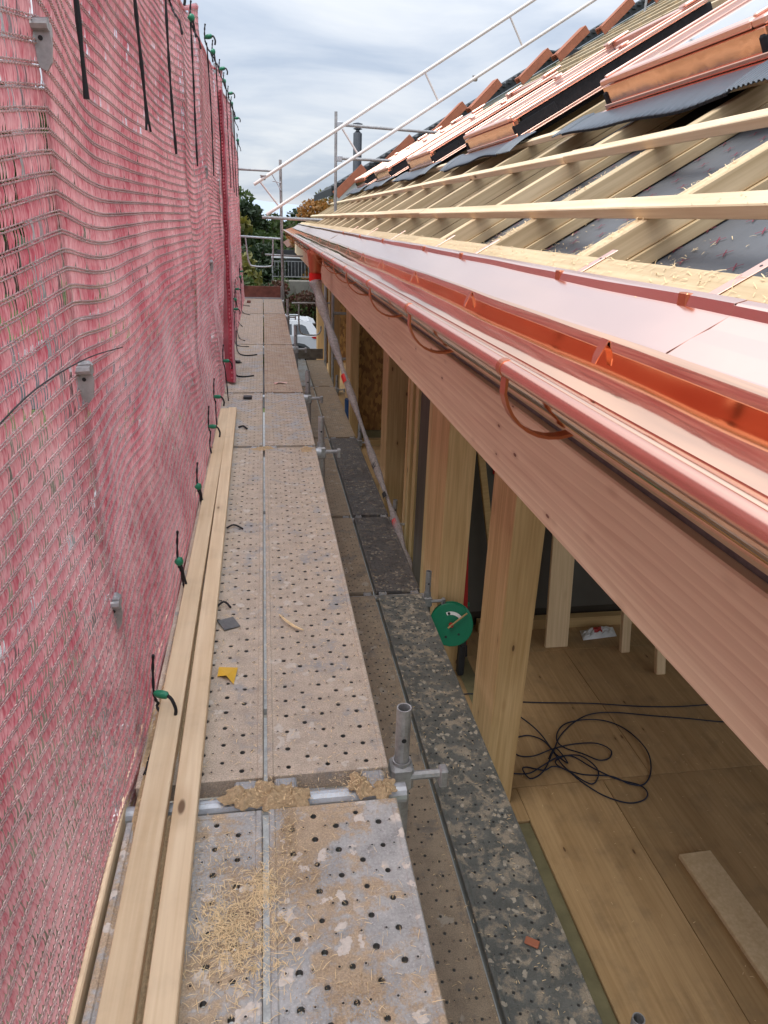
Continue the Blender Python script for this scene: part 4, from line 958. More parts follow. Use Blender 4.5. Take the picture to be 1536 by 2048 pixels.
for i, (y, zt) in enumerate([(-1.3, 2.3), (1.56, 2.25), (4.3, 2.3), (5.45, 2.46), (8.5, 2.72), (10.9, 2.75), (13.0, 2.85)]):
    t = standard(OX, y, ZG + .06, zt, 'outer scaffold post behind the net, ' + ['behind the viewer', 'carrying the three nearest couplers', 'second from the viewer', 'first one sticking above the net', 'second one sticking above the net', 'fifth from the viewer', 'at the far end'][i], 0, (), go)
    for zc in (1.6, 1.0, .45, .10):
        if i in (1, 3, 4):
            g = MB(); xx = OX + .040
            g.prism([(xx - .02, zc + .006), (xx + .026, zc + .010), (xx + .028, zc - .030), (xx + .024, zc - .058), (xx + .014, zc - .072), (xx + .002, zc - .066), (xx - .004, zc - .03)], y - .020, y - .013)
            g.box((xx - .02, y - .0128, zc - .022), (xx + .024, y + .02, zc + .012), .008); g.tube([(xx - .018, y - .024, zc - .004), (xx + .026, y - .024, zc - .002)], .0095, 8)
            cp = obj('wedge_coupler', g, 'galv_tube', t)
            g = MB(); g.tube([(xx + .010, y - .0215, zc - .022), (xx + .010, y - .0202, zc - .022)], .0042, 8); obj('bolt_hole', g, 'dark_plastic', cp)
gr = 'guard rails behind the net'
for z, nm in ((2.0, 'top'), (1.0, 'middle'), (.5, 'lower')):
    for (ya, yb, ds) in ((-1.3, 1.5, 'beside the viewer'), (1.6, 5.4, 'in the near bay'), (5.5, 8.45, 'in the second bay'), (8.55, 12.95, 'in the far bay')):
        g = MB(); g.tube([(OX - .09, ya, z), (OX - .09, yb, z)], .019, 8); tag(obj('guard_rail', g, 'galv_tube'), '%s guard rail behind the net %s' % (nm, ds), 'guard rail', gr)
# far end: tall posts, rails, the sloping verge guard
t1 = standard(.305, 13.0, ZG + .06, 2.18, 'tall galvanised post at the far end of the top deck', 0, (), None)
g = MB()
for k in range(9): g.box((.300, 12.972, .3 + k * .2), (.310, 12.974, .32 + k * .2))
obj('pin_hole', g, 'dark_plastic', t1)
g = MB(); g.tube([(.31, 12.97, 1.72), (.17, 12.97, 1.95), (.17, 12.97, 2.02)], .010, 6); g.tube([(.31, 12.97, 1.84), (.17, 12.97, 1.86)], .010, 6); obj('rail_bracket', g, 'galv_bright', t1)
t2 = standard(1.22, 13.1, ZG + .06, 2.93, 'tall galvanised post beyond the roof eave', 0, (), None)
g = MB(); g.box((1.235, 13.07, 2.70), (1.33, 13.12, 2.79), .01); obj('rail_end_plate', g, 'galv_bright', t2)
g = MB(); g.box((1.235, 13.07, 2.20), (1.33, 13.12, 2.29), .01); obj('rail_end_plate', g, 'galv_bright', t2)
def rail(name, a, b_, label, r=.0243, mat='galv_tube', cat='scaffold tube', grp=None):
    g = MB(); g.tube([a, b_], r, 12); return tag(obj(name, g, mat), label, cat, grp)
rail('guard_rail', (1.28, 13.1, 2.745), (3.6, 13.1, 2.69), 'upper horizontal tube crossing in front of the steel flue')
rail('guard_rail', (1.28, 13.1, 2.25), (2.7, 13.1, 2.25), 'lower horizontal tube below the steel flue')
rail('guard_rail', (-.42, 13.0, 2.015), (.20, 13.0, 2.01), 'short horizontal end rail at the top of the far end', .019)
rail('guard_rail', (-.016, 12.93, 1.303), (1.3, 12.93, 1.285), 'grey horizontal tube reaching under the far roof corner')
rail('guard_rail', (.015, 13.06, .715), (1.1, 13.06, .69), 'thin horizontal tube above the balcony railing', .016)
eg = thing('end_guard_frame', 'U shaped tubular guard frame at the far end of the deck', 'guard rail', (0, 12.95, .5))
g = MB(); g.tube([(-.42, 12.95, 1.0), (.28, 12.95, .975)], .017, 10); obj('top_rail', g, 'galv_bright', eg)
g = MB(); g.tube(smoothp([Vector(p) for p in [(-.30, 12.95, .99), (-.275, 12.95, .7), (-.25, 12.95, .58), (-.19, 12.95, .53), (.08, 12.95, .53), (.14, 12.95, .60), (.155, 12.95, .98)]], 4), .013, 8, cap=False); obj('loop', g, 'galv_bright', eg, smooth=True)
lg = thing('lower_guard_frame', 'U shaped tubular guard frame at the end of the lower deck above the car', 'guard rail', (.8, 12.9, -1))
g = MB(); g.tube([(.45, 12.9, -.06), (1.12, 12.9, -.05)], .016, 10); obj('top_rail', g, 'galv_tube', lg)
g = MB(); g.tube(smoothp([Vector(p) for p in [(.575, 12.9, -.06), (.57, 12.9, -.42), (.60, 12.9, -.56), (.68, 12.9, -.60), (.88, 12.9, -.60), (.95, 12.9, -.53), (.955, 12.9, -.45)]], 4), .014, 8, cap=False); obj('loop', g, 'galv_tube', lg, smooth=True)
rail('scaffold_post', (1.14, 12.6, ZG + .06), (1.14, 12.6, 1.0), 'grey post behind the film hose under the fascia end', cat='scaffold post')
rail('scaffold_post', (1.04, 12.95, ZG + .06), (1.04, 12.95, 1.0), 'paler of the two posts behind the film hose', cat='scaffold post', mat='galv_bright')
rail('guard_rail', (1.15, 12.7, -.98), (1.7, 12.7, -1.0), 'short tube stub low behind the film hose')
rail('guard_rail', (1.15, 12.7, -.20), (2.1, 12.7, -.22), 'tube crossing in front of the outbuilding')
vg = thing('verge_guard', 'long white painted double rail sloping up along the far verge', 'guard rail', (0, 12.85, 1.3))
a0 = Vector((-.13, 12.85, 1.79)); sl = Vector((math.cos(math.radians(32.4)), 0, math.sin(math.radians(32.4)))); b0 = Vector((.06, 12.85, 1.345))
g = MB(); g.tube([a0, a0 + sl * 9.5], .026, 16); obj('upper_tube', g, 'alu_pole', vg)
g = MB(); g.tube([b0, b0 + sl * 9.5], .026, 16); obj('lower_tube', g, 'alu_pole', vg)
ca, cb = (.06, .28)
for (pa, pb) in (((520, 363), (560, 415)), ((685, 258), (717, 310)), ((850, 145), (877, 203)), ((1020, 33), (1045, 93))):
    def onl(px, base, sl_):
        # where along the tube the pictured strut meets it
        d = Vector(X * 0) if False else None
        v = np.array([px[0] - 768, 1024 - px[1], -1420.]); w_ = np.array([X, Y, Z]) @ v; t = 12.85 / w_[1]; return Vector((w_[0] * t, 12.85, 1.3 + w_[2] * t))
    g = MB(); g.tube([onl(pa, a0, sl), onl(pb, b0, sl)], .016, 8); obj('strut', g, 'alu_pole', vg)
for p in (Vector((.02, 12.86, 1.90)), Vector((3.45, 12.9, 3.49))):
    g = MB(); g.box(p - Vector((.04, .03, .04)), p + Vector((.04, .03, .04)), .012); g.tube([p + Vector((-.05, -.03, .03)), p + Vector((.05, -.03, .03))], .012, 6); obj('swivel_coupler', g, 'galv_tube', vg)
# tall frame behind the topmost tiles
tp = standard(7.45, 15.5, 3.5, 7.0, 'scaffold post at the upper right behind the topmost tiles', 0, (), None)
rail('guard_rail', (7.45, 15.5, 6.55), (8.6, 15.5, 6.50), 'horizontal tube beside the topmost tiles')
# toe boards
g = MB(); g.box((-.36, 12.965, .015), (.262, 12.99, .205), .004); tb = obj('toe_board', g, 'toeboard_red'); tag(tb, 'reddish brown wooden toe board closing the far end of the top deck', 'toe board')
g = MB(); g.box((-.375, 12.96, -.02), (.28, 12.964, .02), .001); obj('end_fitting', g, 'galv_bright', tb)
g = MB(); g.box((.262 + .002, 12.962, .0), (.285, 12.992, .21), .004); obj('end_fitting', g, 'galv_tube', tb)
g = MB(); g.box((.50, 12.985, ZL + .01), (1.0, 13.01, ZL + .19), .004)
tb = obj('toe_board', g, 'toeboard_grey'); tag(tb, 'weathered grey toe board at the end of the lower deck in front of the car', 'toe board')
for i, (ya, yb) in enumerate([(-1.2, 4.1), (4.12, 8.0), (8.02, 12.9)]):
    g = MB(); g.box((-.375, ya, -.135), (-.363, yb, .002), .003); tag(obj('toe_board', g, 'wood_board'), 'thin wooden toe board between the planks and the red net, %s' % ['nearest length', 'middle length', 'far length'][i], 'toe board', 'toe boards along the net')

# ================================================================== RED NET
PO = np.array([-1.3, 1.56, 4.3, 5.45, 8.5, 10.9, 13.3])
def ztop(y): return np.interp(y, [-2, 1.5, 3.5, 4.5, 6.2, 7.4, 8.6, 10, 11.2, 12.2, 13.0, 13.4], [2.12, 2.14, 2.22, 2.36, 2.56, 2.62, 2.66, 2.70, 2.70, 2.50, 2.26, 1.9])
def netpos(y, z, jitter=0):
    """rest position (y, z) -> hung position with folds, sag and bulges between the posts"""
    y = np.asarray(y, float); z = np.asarray(z, float)
    k = np.clip(np.searchsorted(PO, y) - 1, 0, len(PO) - 2); a = PO[k]; b = PO[k + 1]; t = np.clip((y - a) / (b - a), 0, 1); w = b - a
    bulge = np.sin(math.pi * t) ** .8
    lvl = .55 + .45 * np.abs(np.sin((z - .02) * math.pi / 1.0 * .98))
    base = np.interp(y, [-2, 3, 13], [-.398, -.392, -.372]) + np.interp(z, [-.6, -.1, .0, .1, .6], [0, 1, 1, .8, 0]) * np.interp(y, [-2, .8, 1.7, 6, 13], [.0, .004, .038, .034, .018])
    x = base - bulge * .050 * lvl * np.clip(w / 2.5, .4, 1) * np.interp(z, [-.6, 0, .15, .5], [.3, .05, .12, 1])
    x = x + .010 * np.sin(y * 2.9 + z * 2.1 + 1) * np.sin(z * 3.3 + y * .8) * np.interp(z, [0, .3], [.1, 1]) + .004 * np.sin(y * 9 + z * 6.5)
    # knuckle where the couplers press through
    for yc in (1.56, 5.45, 8.5):
        x = x + .012 * np.exp(-((y - yc) / .30) ** 2) * np.interp(z, [.0, .3], [.3, 1])
    zz = z - bulge * np.interp(z, [.2, 1.2, 2.3], [0, .03, .07]) * np.clip(w / 2.5, .3, 1) + .018 * np.sin(y * 1.7 + z * 1.9)
    for yc in (1.56, 5.45): zz = zz + .03 * np.exp(-((y - yc) / .3) ** 2) * np.interp(z, [.2, 1.0], [0, 1])
    # hang-up towards the low lashings
    zz = zz + .04 * np.exp(-((z - .35) / .3) ** 2) * np.sin(y * 3.9 + .5)
    return np.stack([x, y, zz], -1)
def big_mesh(name, V, quads, mat, smooth=False):
    me = bpy.data.meshes.new(name); V = np.asarray(V, np.float32); quads = np.asarray(quads, np.int32)
    me.vertices.add(len(V)); me.vertices.foreach_set('co', V.ravel()); n, k = quads.shape
    me.loops.add(n * k); me.polygons.add(n); me.loops.foreach_set('vertex_index', quads.ravel()); me.polygons.foreach_set('loop_start', np.arange(0, n * k, k)); me.polygons.foreach_set('loop_total', np.full(n, k))
    me.materials.append(MATS[mat])
    if smooth: me.polygons.foreach_set('use_smooth', np.ones(n, bool))
    me.update(); me.validate(); return me
def net(label, ya, yb, seed, pitch, rowp, z0=-.62):
    t = thing('safety_net', label, 'net', (-.42, (ya + yb) / 2, -.6), 'red knitted nets hung on the scaffold'); rs = np.random.RandomState(seed)
    T0 = Matrix.Identity(4)
    rows = np.arange(z0, 2.75, rowp)
    # tapes: one twisted lens of red film per cell, five cross sections
    Y_, Z_ = np.meshgrid(np.arange(ya, yb, pitch), rows[:-1]); off = (np.arange(len(rows) - 1) % 2) * pitch * .5; Y_ = (Y_ + off[:, None]).ravel(); Z_ = Z_.ravel()
    Y_ = Y_ + rs.normal(0, pitch * .05, len(Y_)); keep = (Z_ + rowp <= ztop(Y_)) & (Y_ < yb); Y_, Z_ = Y_[keep], Z_[keep]; n = len(Y_)
    dens = .5 + .5 * np.sin(Y_ * 1.3 + Z_ * 2.0 + seed) * np.sin(Z_ * 2.6 - Y_ * .7)
    wdt = pitch * np.interp(Y_, [0, 1.2, 3, 6], [.90, .96, 1.05, 1.1]) * np.interp(Z_, [-.6, .3, 1.0, 1.7], [1.0, 1.02, 1.10, 1.06]) * (.86 + .2 * dens) * rs.uniform(.8, 1.1, n); ang = np.radians(np.interp(Y_, [0, 2, 6], [14, 12, 8]) * (.55 + .7 * dens) + rs.normal(0, 11, n)); lean = rs.normal(0, .10, n) * pitch
    prof = [(.02, .14), (.24, .78), (.5, 1.0), (.76, .78), (.98, .14)]; V = np.empty((n, 10, 3))
    endw = np.clip(np.interp(Y_, [.7, 1.5], [.12, .62]) + np.interp(Z_, [.1, .9], [0, .5]), .12, .72)
    for q, (h, wf) in enumerate(prof):
        wf = endw if wf < .2 else (np.maximum(wf, endw))
        c = netpos(Y_ + lean * (h - .5), Z_ + rowp * h); tw = ang + (h - .5) * .2
        d = np.stack([np.sin(tw), -np.cos(tw) * -1, np.zeros(n)], -1) * (wdt * wf * .5)[:, None]
        bowl = np.stack([np.cos(tw), -np.sin(tw), np.zeros(n)], -1) * (.002 * math.sin(math.pi * h))
        V[:, q * 2] = c - d + bowl; V[:, q * 2 + 1] = c + d + bowl
    base = (np.arange(n) * 10)[:, None, None]; qd = np.array([[0, 1, 3, 2], [2, 3, 5, 4], [4, 5, 7, 6], [6, 7, 9, 8]])[None]
    o = obj('tape', big_mesh('tape', V.reshape(-1, 3), (base + qd).reshape(-1, 4), 'net_tape'), None, t, T=T0); tag(o, kind='stuff')
    # paired cords along each row, zigzagging between the tapes
    Vs, Fs, b = [], [], 0
    for z in rows:
        ys = np.arange(ya, yb, pitch * .5)
        if z > 2.0: ys = ys[z <= ztop(ys) + .01]
        if len(ys) < 3: continue
        zig = np.where(np.arange(len(ys)) % 2 == 0, 1, -1)
        for sgn in (-1, 1):
            zz = z + sgn * .0030 + zig * .0013 * sgn; c = netpos(ys, zz); c[:, 0] += .004 + zig * .0012 * sgn
            r = .0013; k3 = [np.array([r, -r * .6, r * .2]), np.array([-r, 0, r]), np.array([-r * .3, 0, -r])]
            m = len(ys)
            for kk in k3: Vs.append(c + kk)
            i = np.arange(m - 1)
            for e in range(3):
                f_ = (e + 1) % 3; Fs.append(np.stack([b + e * m + i, b + e * m + i + 1, b + f_ * m + i + 1, b + f_ * m + i], -1))
            b += 3 * m
    o = obj('cord', big_mesh('cord', np.concatenate(Vs), np.concatenate(Fs), 'net_cord'), None, t, T=T0); tag(o, kind='stuff')
    # rolled top hem
    ys = np.arange(ya, yb, .12); P = netpos(ys, ztop(ys)); g = MB(); g.tube([tuple(p) for p in P], .013, 8); obj('top_hem', g, 'net_hem' if seed == 2 else 'net_tape', t, smooth=True)
    return t
n1_ = net('near red scaffold net filling the left side, up to the dark red seam', -1.6, 7.9, 1, .0135, .034)
n2_ = net('far red scaffold net beyond the dark red seam', 7.95, 13.15, 2, .030, .046)
# dark red reinforced edge of the far net, hanging in front of the near one and pulled inwards at the bottom
g = MB(); zs = np.linspace(.02, 2.45, 80)
def bandp(z):
    y = float(np.interp(z, [0, .12, .4, 1.0, 1.8, 2.45], [5.95, 6.2, 6.7, 7.35, 7.9, 8.2])); return np.interp(z, [0, .2, 1.0, 2.45], [-.285, -.300, -.338, -.378]), y
for j, z in enumerate(zs):
    x, y = bandp(z); wv = .006 * math.sin(z * 23)
    for dx, dy in ((-.075, .16), (-.030, .03), (.004, .0), (.018, .012), (.022, .05)): g.v.append((x + dx * (1 if dx > -.05 else np.interp(z, [0, 1], [1.3, .6])) + wv * .4, y + dy + wv, z))
for j in range(len(zs) - 1):
    for k in range(4): a = j * 5 + k; g.f.append((a, a + 1, a + 6, a + 5)); g.m.append(0)
o = obj('edge_band', g, 'net_hem', n2_); solid(o, .003)
g = MB()
for j in range(78):
    z = .04 + j * .031; x, y = bandp(z); wv = .006 * math.sin(z * 23); g.box((x - .017 + wv * .4, y + .004 + wv, z), (x - .004 + wv * .4, y + .010 + wv, z + .017), .001)
tag(obj('edge_stitch', g, 'net_tape', n2_), kind='stuff')

# ---- ties
def npx(y, z, d=.02): p = netpos(y, z); return Vector((p[0] + d, p[1], p[2]))
gs = 'black straps hanging down the upper net'
for i, (y, zb, zt_) in enumerate([(1.73, 1.512, 2.13), (2.60, 1.56, 2.13), (3.44, 1.535, 2.14), (4.55, 1.555, 2.24), (5.98, 1.575, 2.42), (7.15, 1.61, 2.49), (9.0, 1.60, 2.58), (10.0, 1.58, 2.6), (11.0, 1.56, 2.6), (12.1, 1.6, 2.45)]):
    nseg = 14; pts = []
    for k in range(nseg + 1):
        z = zt_ + (zb - zt_) * k / nseg; pts.append(Vector((-.352 + .004 * math.sin(z * 5 + i), y + .012 * math.sin(z * 4 + i * 2) + .01 * (zt_ - z), z)))
    rr = [.0052 + .0014 * math.sin(k * 1.9 + i) for k in range(nseg + 1)]
    t = thing('net_strap', 'black strap hanging down the upper net, ' + ['nearest the viewer at upper left', 'second from the viewer, with a frayed forked end', 'third from the viewer', 'fourth from the viewer', 'fifth from the viewer', 'sixth, just before the dark red seam', 'first one beyond the dark red seam', 'second beyond the seam', 'third beyond the seam', 'last one near the far net end'][i], 'strap', tuple(pts[0]), gs)
    g = MB(); g.tube(pts, rr, 7); 
    if i == 1: g.tube([pts[-2], pts[-1] + Vector((.006, .012, -.02))], .004, 6); g.tube([pts[-2], pts[-1] + Vector((-.004, -.012, -.018))], .004, 6)
    obj('strap', g, 'strap_black', t, smooth=True)
def tie(p, kind, label, sc=1.0, tail=None, up=.12):
    """elastic net tie: green toggle with a cord loop and tail"""
    t = thing('net_tie', label, 'net tie', tuple(p), None); p = Vector(p)
    g = MB(); d = Vector((.034, -.020, .004)) * sc
    if kind == 'ball': g.tube([p + Vector((0, 0, -.014)) * sc, p + Vector((.004, 0, -.010)) * sc, p + Vector((.004, 0, 0)), p + Vector((.004, 0, .010)) * sc, p + Vector((0, 0, .014)) * sc], [.004 * sc, .012 * sc, .0155 * sc, .012 * sc, .004 * sc], 12)
    else: g.tube([p, p + d * .2, p + d * .6, p + d * 1.0, p + d * 1.15], [.003 * sc, .0095 * sc, .0115 * sc, .010 * sc, .004 * sc], 10)
    obj('toggle', g, 'toggle_green', t, smooth=True)
    r = .0036 * sc
    g = MB(); pts = [p + Vector((.008, .004, up)) , p + Vector((.002, .010, up * .6)), p + Vector((.0, 0, .01)), p + Vector((.002, .0, -.02)), p + Vector((.008, .004, -.04))]
    tl = [Vector(q) for q in (tail or [(.012, .012, -.10), (.006, .02, -.14), (.03, .02, -.17), (.05, .0, -.20)])]
    pts += [p + q for q in tl]; sp = smoothp(pts, 5); g.tube(sp, [r * (1 + .25 * math.sin(k * 1.7)) for k in range(len(sp))], 7); obj('cord', g, 'strap_black', t, smooth=True)
    g = MB(); q0 = p + d * (1.1 if kind != 'ball' else .2)
    pts = [q0, q0 + Vector((.012, -.012, -.006)), q0 + Vector((.022, -.024, -.03)), q0 + Vector((.018, -.026, -.055))] if kind != 'ball' else [q0, q0 + Vector((.008, -.006, -.03)), q0 + Vector((.010, -.004, -.055)), q0 + Vector((.016, -.002, -.09))]
    g.tube(smoothp(pts, 4), r * 1.25, 7); obj('cord_loop', g, 'strap_black', t, smooth=True)
low = [((-.372, 1.70, .075), 'long', 'nearest low net tie, green toggle hooked in the lowest coupler', [(.004, .0, -.045), (.018, -.03, -.055), (.022, -.09, -.058), (.012, -.17, -.062), (.004, -.24, -.070)]),
       ((-.352, 2.42, .125), 'ball', 'second low net tie with a round green ball toggle', [(.01, .02, -.10), (.012, .03, -.12), (.035, .01, -.13)]),
       ((-.350, 3.28, .10), 'ball', 'third low net tie, small green ball above the timber boards', [(.012, .0, -.08), (.02, -.02, -.11), (.02, -.05, -.13)]),
       ((-.352, 4.10, .17), 'long', 'fourth low net tie, level with the cross joint', [(.004, -.05, -.10), (.02, -.10, -.16)]),
       ((-.350, 4.72, .20), 'long', 'fifth low net tie with its loop hanging outwards', [(.01, -.05, -.12), (.02, -.12, -.21)]),
       ((-.348, 5.45, .30), 'long', 'sixth low net tie, just past the timber boards', [(.02, -.04, -.15), (.03, -.10, -.28)]),
       ((-.340, 7.15, .30), 'ball', 'low net tie beside the foot of the dark red seam', [(.03, -.1, -.12), (.06, -.2, -.26), (.13, -.2, -.29)]),
       ((-.338, 8.2, .36), 'long', 'low net tie first beyond the dark red seam', [(.01, -.1, -.20), (.02, -.25, -.34), (.16, -.3, -.355)]),
       ((-.338, 9.0, .38), 'ball', 'low net tie second beyond the dark red seam', [(.01, -.2, -.24), (.05, -.5, -.37), (.12, -.7, -.375)]),
       ((-.338, 9.9, .42), 'long', 'low net tie third beyond the dark red seam', [(.01, -.1, -.22), (.02, -.25, -.36), (.09, -.5, -.41)]),
       ((-.338, 10.9, .50), 'ball', 'low net tie fourth beyond the dark red seam', [(.01, -.1, -.3), (.02, -.2, -.46), (.13, -.3, -.49)]),
       ((-.338, 12.0, .50), 'long', 'farthest low net tie near the red toe board', [(.01, -.1, -.3), (.02, -.2, -.47), (.15, -.3, -.49)])]
for p, k, l, tail in low: p = (float(netpos(p[1], p[2])[0]) + .022, p[1], p[2]); tie(p, k, l, 1.0 + .04 * p[1], tail)
def flat_end(pts, label, r=.0045):
    g = MB(); g.tube(smoothp([Vector(p) for p in pts], 4), r, 6); tag(obj('strap_end', g, 'strap_black', smooth=True), label, 'strap end')
flat_end([(-.30, 6.7, .05), (-.28, 6.4, .01), (-.22, 6.3, .008), (-.12, 6.35, .008)], 'black strap end lying curled on the deck beside the seam foot', .006)
flat_end([(-.31, 7.7, .2), (-.30, 7.5, .03), (-.22, 7.35, .008), (-.10, 7.4, .008)], 'black strap end lying across the fourth plank', .006)
flat_end([(-.20, 4.66, .008), (-.17, 4.68, .010), (-.145, 4.62, .008)], 'short black strap piece on the deck right of the timber boards', .006)
flat_end([(-.20, 2.98, .010), (-.17, 3.01, .012), (-.13, 2.97, .008)], 'twisted black cord end sticking out beside the boards near the middle', .004)
flat_end([(-.21, 2.26, .010), (-.18, 2.30, .016), (-.155, 2.27, .008)], 'black cord end beside the boards nearer the viewer', .004)
top_t = [(y_, float(ztop(y_)) - .10) for y_ in (3.55, 4.62, 5.75, 6.6, 7.6, 8.4, 9.4, 10.3, 11.4, 12.3)]
for i, (y, z) in enumerate(top_t):
    tie((-.352, y, z), 'long' if i % 2 == 0 else 'ball', 'green toggle tie on the upper net edge, ' + ['nearest, at the top picture edge', 'second, in front of the first post top', 'third, with hanging loop', 'fourth, between the two post tops', 'fifth, at the dark red seam', 'sixth, sticking out past the seam', 'seventh from the viewer', 'eighth from the viewer', 'ninth from the viewer', 'last, by the short end rail'][i], 1.1 + .04 * y,
        [(.02, -.02, -.07), (.04, -.05, -.10), (.05, -.06, -.15)], .08)
g = MB(); g.tube(smoothp([Vector(p) for p in [(-.365, .95, 1.02), (-.352, 1.15, 1.045), (-.352, 1.5, 1.03), (-.36, 1.9, .985)]], 5), .0013, 6); tag(obj('loose_wire', g, 'dark_plastic', smooth=True), 'thin dark wire lying against the near net at the left picture edge', 'wire')

# ================================================================== LOOSE THINGS
def lath(pa, pb, wa, h, label, z=.0035):
    pa, pb = Vector((pa[0], pa[1], 0)), Vector((pb[0], pb[1], 0)); d = pb - pa; T = Matrix.Translation((pa.x, pa.y, z)) @ Matrix.Rotation(math.atan2(d.y, d.x) - math.pi / 2, 4, 'Z')
    g = MB(); g.box((0, 0, 0), (wa, d.length, h), .002); return tag(obj('timber_lath', g, 'wood_board', None, T=T), label, 'timber board', 'long battens lying on the deck along the net')
lath((-.317, .35), (-.338, 5.07), .062, .030, 'long pale timber board on the deck next to the net, left one of two', .0045)
lath((-.236, .30), (-.281, 5.10), .055, .030, 'long pale timber board with cracks, right one of the two on the deck', .0045)
def lean_board(name, lo_, top_, w_, th, label, mat='wood_raw', grp=None, cat='timber board'):
    lo_, top_ = Vector(lo_), Vector(top_); d = (top_ - lo_).normalized(); sx = Vector((1, 0, 0)); sx = (sx - d * sx.dot(d)).normalized(); ny = d.cross(sx)
    T = Matrix(((sx.x, ny.x, d.x, lo_.x), (sx.y, ny.y, d.y, lo_.y), (sx.z, ny.z, d.z, lo_.z), (0, 0, 0, 1)))
    g = MB(); g.box((0, 0, 0), (w_, th, (top_ - lo_).length), .003); return tag(obj(name, g, mat, None, T=T), label, cat, grp)
lean_board('plank', (2.065, 4.43, FZ + .002), (2.065, 4.75, .55), .182, .03, 'broad pale board leaning on the inner wall right of the near post')
lean_board('plank', (2.63, 4.30, FZ + .002), (2.63, 4.74, .4), .07, .045, 'narrow board leaning on the inner wall behind the plastic bag')
lean_board('plank', (2.76, 4.00, FZ + .002), (2.84, 4.74, .4), .07, .04, 'short ended board standing in front, right of the plastic bag')
lean_board('plank', (1.72, 4.60, FZ + .095), (1.36, 4.74, .42), .05, .03, 'reddish diagonal lath leaning between the two big posts', 'wood_sill')
g = MB(); g.box((0, 0, 0), (.18, 2.1, .026), .003); T = Matrix.Translation((2.039, 2.457, FZ + .002)) @ Matrix.Rotation(math.radians(1.5), 4, 'Z') @ Matrix.Translation((0, -2.1, 0))
tag(obj('plank', g, 'wood_raw', None, T=T), 'pale board lying flat on the timber floor at lower right', 'timber board')
# spirit level, red
sl_ = thing('spirit_level', 'red spirit level standing against the post behind the green cable reel', 'spirit level', (1.39, 4.38, FZ))
T = Matrix.Translation((1.365, 4.37, FZ + .003)) @ Matrix.Rotation(-.12, 4, 'X') @ Matrix.Rotation(-.03, 4, 'Y')
g = MB(); g.box((0, 0, .10), (.055, .025, 1.15), .004); obj('body', g, 'red_plastic', sl_, T=T)
g = MB(); g.box((-.003, -.003, 0), (.058, .028, .099), .006); obj('end_cap', g, 'dark_plastic', sl_, T=T)
g = MB(); g.box((.006, -.0015, .12), (.049, -.0005, .25), .0003); obj('label_plate', g, 'white_label', sl_, T=T)
g = MB(); g.box((.058, .03, .40), (.078, .034, .43), .001); obj('vial', g, 'toggle_green', sl_, T=T)
g = MB(); g.box((1.62, 4.755, -.40), (1.69, 4.778, -.33), .006); tag(obj('wall_clip', g, 'red_plastic'), 'small red box fixed high on the inner wall left of the near post', 'fitting')
g = MB(); g.box((2.03, 4.75, -.75), (2.06, 4.778, -.66), .006); tag(obj('wall_clip', g, 'red_plastic'), 'small red piece on the wall beside the leaning board', 'fitting')
# plastic bag with red print
rs = np.random.RandomState(5); g = MB()
for i in range(13):
    for j in range(9):
        u, v_ = i / 12, j / 8; env = math.sin(math.pi * u) ** .6 * math.sin(math.pi * v_) ** .7
        g.v.append((2.42 + .30 * u + .03 * (v_ - .5), 4.50 + .14 * v_ + .03 * u, FZ + .004 + env * (.045 + rs.uniform(-.014, .018))))
for i in range(12):
    for j in range(8): a = i * 9 + j; g.f.append((a, a + 1, a + 10, a + 9)); g.m.append(1 if 4 <= i <= 6 and 1 < j < 7 else 0)
tag(obj('plastic_bag', g, ['white_label', 'red_plastic']), 'crumpled white plastic bag with red print lying by the inner wall', 'plastic bag')
# cable on floor
def cable(px, label, z=FZ + .006, r=.0042):
    pts = []
    for i, (u, v_) in enumerate(px):
        q = np.array([u - 768, 1024 - v_, -1420.]); w_ = np.array([X, Y, Z]) @ q; t = (z - 1.3) / w_[2]; pts.append(Vector((w_[0] * t, w_[1] * t, z + .004 * (i % 3))))
    g = MB(); g.tube(smoothp(pts, 7), r, 7); return g
S8 = lambda l: [(800 + x * 736 / 1536, 1000 + y * 700 / 1461) for x, y in l]
cb = thing('extension_cable', 'dark blue cable lying in loose loops on the timber floor', 'cable', (1.9, 2.9, FZ))
for l in ([(480, 842), (620, 848), (800, 853), (1000, 861), (1150, 864), (1285, 858), (1420, 846)],
          [(1460, 930), (1330, 927), (1200, 916), (1050, 900), (900, 889), (800, 897), (730, 925), (670, 985), (640, 1050), (600, 1130), (545, 1165), (512, 1130), (530, 1115), (600, 1130), (640, 1116), (700, 1130), (760, 1180), (850, 1238), (950, 1264), (1015, 1255), (1032, 1228), (1000, 1190), (900, 1165), (800, 1120), (720, 1070), (660, 1075), (600, 1110), (540, 1140), (470, 1144)],
          [(480, 890), (540, 935), (590, 985), (640, 1050), (690, 1120), (790, 1188), (825, 1160), (820, 1120), (760, 1075), (700, 1066), (650, 1090), (670, 1120), (760, 1145), (880, 1155), (960, 1190), (1020, 1185), (1047, 1130), (1030, 1050), (960, 970), (880, 930), (790, 920), (700, 930), (660, 965), (655, 1010), (690, 1035), (760, 1060), (830, 1090), (875, 1075), (878, 1045), (820, 1020), (730, 1018), (640, 1040), (560, 1072), (500, 1068), (470, 1050)],
          [(490, 990), (540, 985), (600, 1010), (650, 1060), (700, 1100), (650, 1040), (620, 1080)]):
    obj('cable_run', cable(S8(l), ''), 'cable_blue', cb, smooth=True)
obj('cable_run', cable(S8([(262, 811), (280, 811), (305, 813)]), ''), 'cable_blue', cb, smooth=True)
